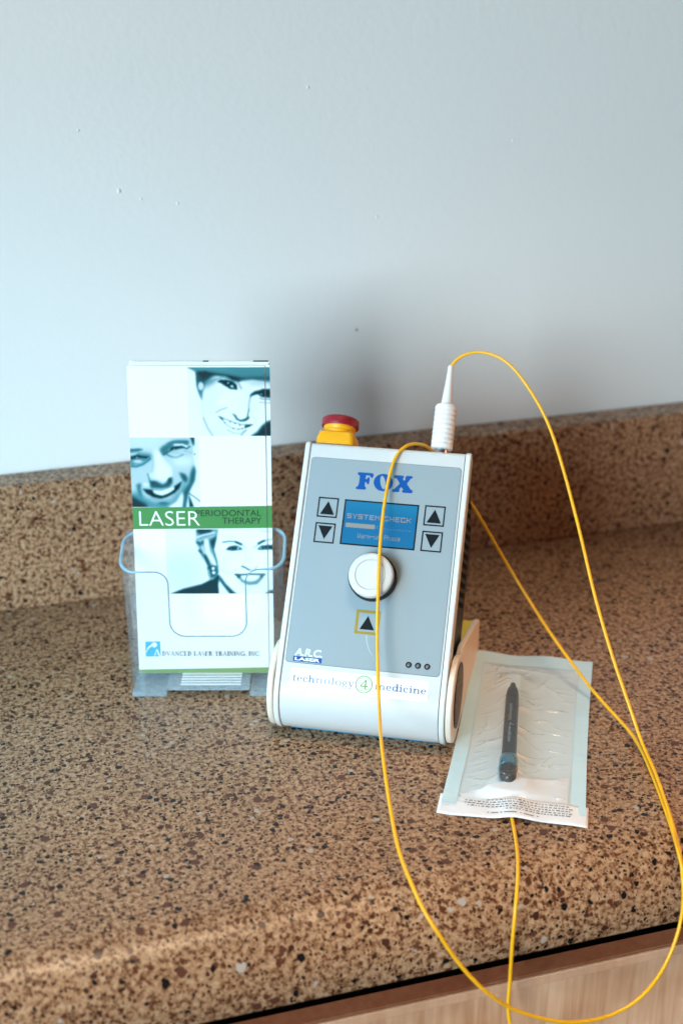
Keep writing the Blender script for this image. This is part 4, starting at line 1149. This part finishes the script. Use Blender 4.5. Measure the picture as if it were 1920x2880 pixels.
def film_z(x, y):
    ex, ey_ = 43 - abs(x), min(y - 14, 188 - y)
    e = max(0, min(ex - 8, ey_) / 12); e = min(e, 1); e = e * e * (3 - 2 * e)
    p = Vector((x - A0[0], y - A0[1])); al = min(max(p.dot(hd), -2), HL + 2); d = (p - hd * al).length
    tent = 11.4 * math.exp(-(max(d - 4.2, 0) / 9.5) ** 1.15)
    puff = 3.2 * math.exp(-((x + 2) / 30) ** 2 - ((y - 95) / 70) ** 2)
    lead = 2.2 * math.exp(-((x - (CX0 + (A0[0] - CX0) * min(max(y, 0) / 33, 1))) / 6) ** 2) * (1 if y < 34 else 0)
    return .55 + max(e * (max(tent, puff) + 1.9 * wrinkle(x, y) + .3), lead)


def base_z(x, y):
    """the pouch back is a little wavy on the counter"""
    return .25 + .5 * (1 + math.sin(y * .045 + .8)) * (abs(x) / 43) ** 2 + (2.2 * max(0, (y - 176) / 25) ** 1.5 * (.6 + .4 * math.sin(x * .13)))


def edge_x(x, y):
    """slightly bowed outline"""
    return x + 1.6 * math.sin(math.pi * (y - 15) / 190) * (1 if x < 0 else -.6) * abs(x) / 43


def grid(nx, ny, x0, x1, y0, y1, zf, name, mt, parent, smooth=80):
    b = MB()
    for j in range(ny + 1):
        for i in range(nx + 1):
            x = x0 + (x1 - x0) * i / nx; y = y0 + (y1 - y0) * j / ny
            b.v.append((edge_x(x, y) / 1000, y / 1000, zf(x, y) / 1000))
    for j in range(ny):
        for i in range(nx):
            a = j * (nx + 1) + i; b.f.append((a, a + 1, a + nx + 2, a + nx + 1)); b.m.append(0)
    o = b.build(name, mt, parent, smooth=smooth); return o


bk = grid(30, 60, -43, 43, 8, PL, lambda x, y: base_z(x, y), 'paper_back', M['pouchpaper'], pouch)
grid(110, 220, -34, 34, 12, 186, lambda x, y: base_z(x, y) + film_z(x, y), 'clear_film', M['film'], pouch)
# sealed blue borders: two sides and the far end
sz = lambda x, y: base_z(x, y) + .35 + .25 * wrinkle(x * .72, y)
grid(10, 90, -43, -33.8, 10, PL - 1, sz, 'seal_strip', M['seal'], pouch)
grid(10, 90, 33.8, 43, 10, PL - 1, sz, 'seal_strip', M['seal'], pouch)
grid(60, 14, -33.7, 33.7, 185.5, PL - 1, sz, 'seal_strip', M['seal'], pouch)
# folded flap with its small print; it rides over the fibre
CX = to_pouch(.0573, -.364)[0]
fz_ = lambda x, y: 1.3 + 1.9 * math.exp(-((x - CX) / 9) ** 2) + .5 * math.sin(x * .06 + .6) + max(0, (y - 15)) * .05 + .25 * math.sin(x * .21 + y * .1)
b = MB(); nx, ny = 40, 8
for j in range(ny + 1):
    for i in range(nx + 1):
        x = -44.6 + 89.2 * i / nx; y = -1 + 20.5 * j / ny
        b.v.append((x / 1000, (y + .5 * math.sin(x * .08)) / 1000, fz_(x, y) / 1000))
for j in range(ny):
    for i in range(nx):
        a = j * (nx + 1) + i; b.f.append((a, a + 1, a + nx + 2, a + nx + 1)); b.m.append(0)
fl = b.build('flap', M['flap'], pouch, smooth=80)
so = fl.modifiers.new('thick', 'SOLIDIFY'); so.thickness = .0003; so.offset = -1
b = MB(); r_ = random.Random(5)
for row, (y, xa, xb) in enumerate(((16.4, -16, 32), (14.0, -29, 34), (11.6, -29, 34), (9.2, -27, 34), (7.0, -4, 34))):
    x = xa
    while x < xb:                         # rows of words too small to read
        w = r_.uniform(.8, 2.6)
        n_ = max(2, int(w / .42))
        for q in range(n_):
            hgt = r_.choice((.9, .9, 1.25))
            xx = x + q * .42; yy = y - (x * .004)
            b.add([(xx / 1000, yy / 1000, (fz_(xx, yy) + .22) / 1000), ((xx + .3) / 1000, yy / 1000, (fz_(xx, yy) + .22) / 1000), ((xx + .3) / 1000, (yy + hgt) / 1000, (fz_(xx, yy) + .22) / 1000), (xx / 1000, (yy + hgt) / 1000, (fz_(xx, yy) + .22) / 1000)], [(0, 1, 2, 3)])
        x += w + .55
for x0, w, kind in ((-15, 1.4, 1), (-12.4, 4.2, 0), (-7.2, 1.4, 1), (-4.6, 7.4, 0), (4.4, 1.4, 1), (6.8, 6.0, 0), (14.4, 1.4, 1)):
    y = 3.4
    if kind:
        b.add([(x0 / 1000, (y + .9) / 1000, (fz_(x0, y) + .22) / 1000), ((x0 + w) / 1000, (y + .9) / 1000, (fz_(x0 + w, y) + .22) / 1000), ((x0 + w / 2) / 1000, (y - .1) / 1000, (fz_(x0, y) + .22) / 1000)], [(0, 1, 2)])
    else:
        x = x0
        while x < x0 + w:
            b.add([(x / 1000, y / 1000, (fz_(x, y) + .22) / 1000), ((x + .42) / 1000, y / 1000, (fz_(x, y) + .22) / 1000), ((x + .42) / 1000, (y + 1.0) / 1000, (fz_(x, y) + .22) / 1000), (x / 1000, (y + 1.0) / 1000, (fz_(x, y) + .22) / 1000)], [(0, 1, 2, 3)]); x += .62
b.build('small_print', M['ink'], fl)

# added white sheet imitating a bright reflection in the film; covers the fibre
b = MB(); nx, ny = 24, 12
for j in range(ny + 1):
    for i in range(nx + 1):
        x = -32 + 64 * i / nx; yt = 33.5 + 9.5 * (x - A0[0]) / 22 + .9 * math.sin(x * .5) if x > A0[0] else 33.5 - 7.0 * (A0[0] - x) / 14 + .9 * math.sin(x * .4)
        y = 13 + (max(yt, 15) - 13) * j / ny
        b.v.append((x / 1000, y / 1000, (base_z(x, y) + max(.6, min(.86 * film_z(x, y) - .2, 5.0))) / 1000))
for j in range(ny):
    for i in range(nx):
        a = j * (nx + 1) + i; b.f.append((a, a + 1, a + nx + 2, a + nx + 1)); b.m.append(0)
b.build('reflection_sheet', M['flap'], pouch, smooth=80)

# handpiece
hpx = empty('handpiece', PO, PA)
tag(hpx, 'slim dark pen-shaped laser handpiece with a blue clear ring, inside the sterile pouch', 'handpiece')
hn = Vector((-hd.y, hd.x))


def hfn(a, c_, h):
    return ((A0[0] + hd.x * h + hn.x * a) / 1000, (A0[1] + hd.y * h + hn.y * a) / 1000, (6.2 + c_) / 1000)


R0 = 4.6
MB().lathe([(1.5, -3), (3.4, -2), (5.2, 2), (5.4, 8), (5.0, 16), (4.6, 30), (4.4, 96), (4.3, 102), (3.6, 107), (2.0, 111.5), (1.9, 114.5), (1.2, 116)], hfn, 32).build('barrel', M['hp'], hpx, smooth=40)
MB().lathe([(5.2, 9.5), (5.9, 10.2), (6.0, 16), (5.9, 20.5), (5.2, 21.4)], hfn, 32).build('clear_ring', M['hpring'], hpx, smooth=40)
b = MB()
def htx(x, y, k):  # lettering runs from the tip end back along the top of the barrel
    a = y / 4.55
    return hfn(4.62 * math.sin(-a), 4.62 * math.cos(a) + k * 1000, 82 - x)
put_serif(b, 'technology', 0, 22, -1.3, 1.35, htx, .1); put_serif(b, 'medicine', 29, 48, -1.3, 1.35, htx, .1)
for k, q in enumerate(([(26.4, -1.4), (26.9, -1.4), (26.9, 1.6), (26.4, 1.6)], [(24.4, -.6), (27.5, -.6), (27.5, -.2), (24.4, -.2)], [(26.5, 1.6), (26.9, 1.6), (24.8, -.4), (24.3, -.4)])):
    b.add([htx(x, y, k * 2e-6) for x, y in q], [(0, 1, 2, 3)])
b.build('engraving', M['hptext'], hpx)

S.cycles.max_bounces = 10; S.cycles.transparent_max_bounces = 16
S.cycles.use_denoising = True
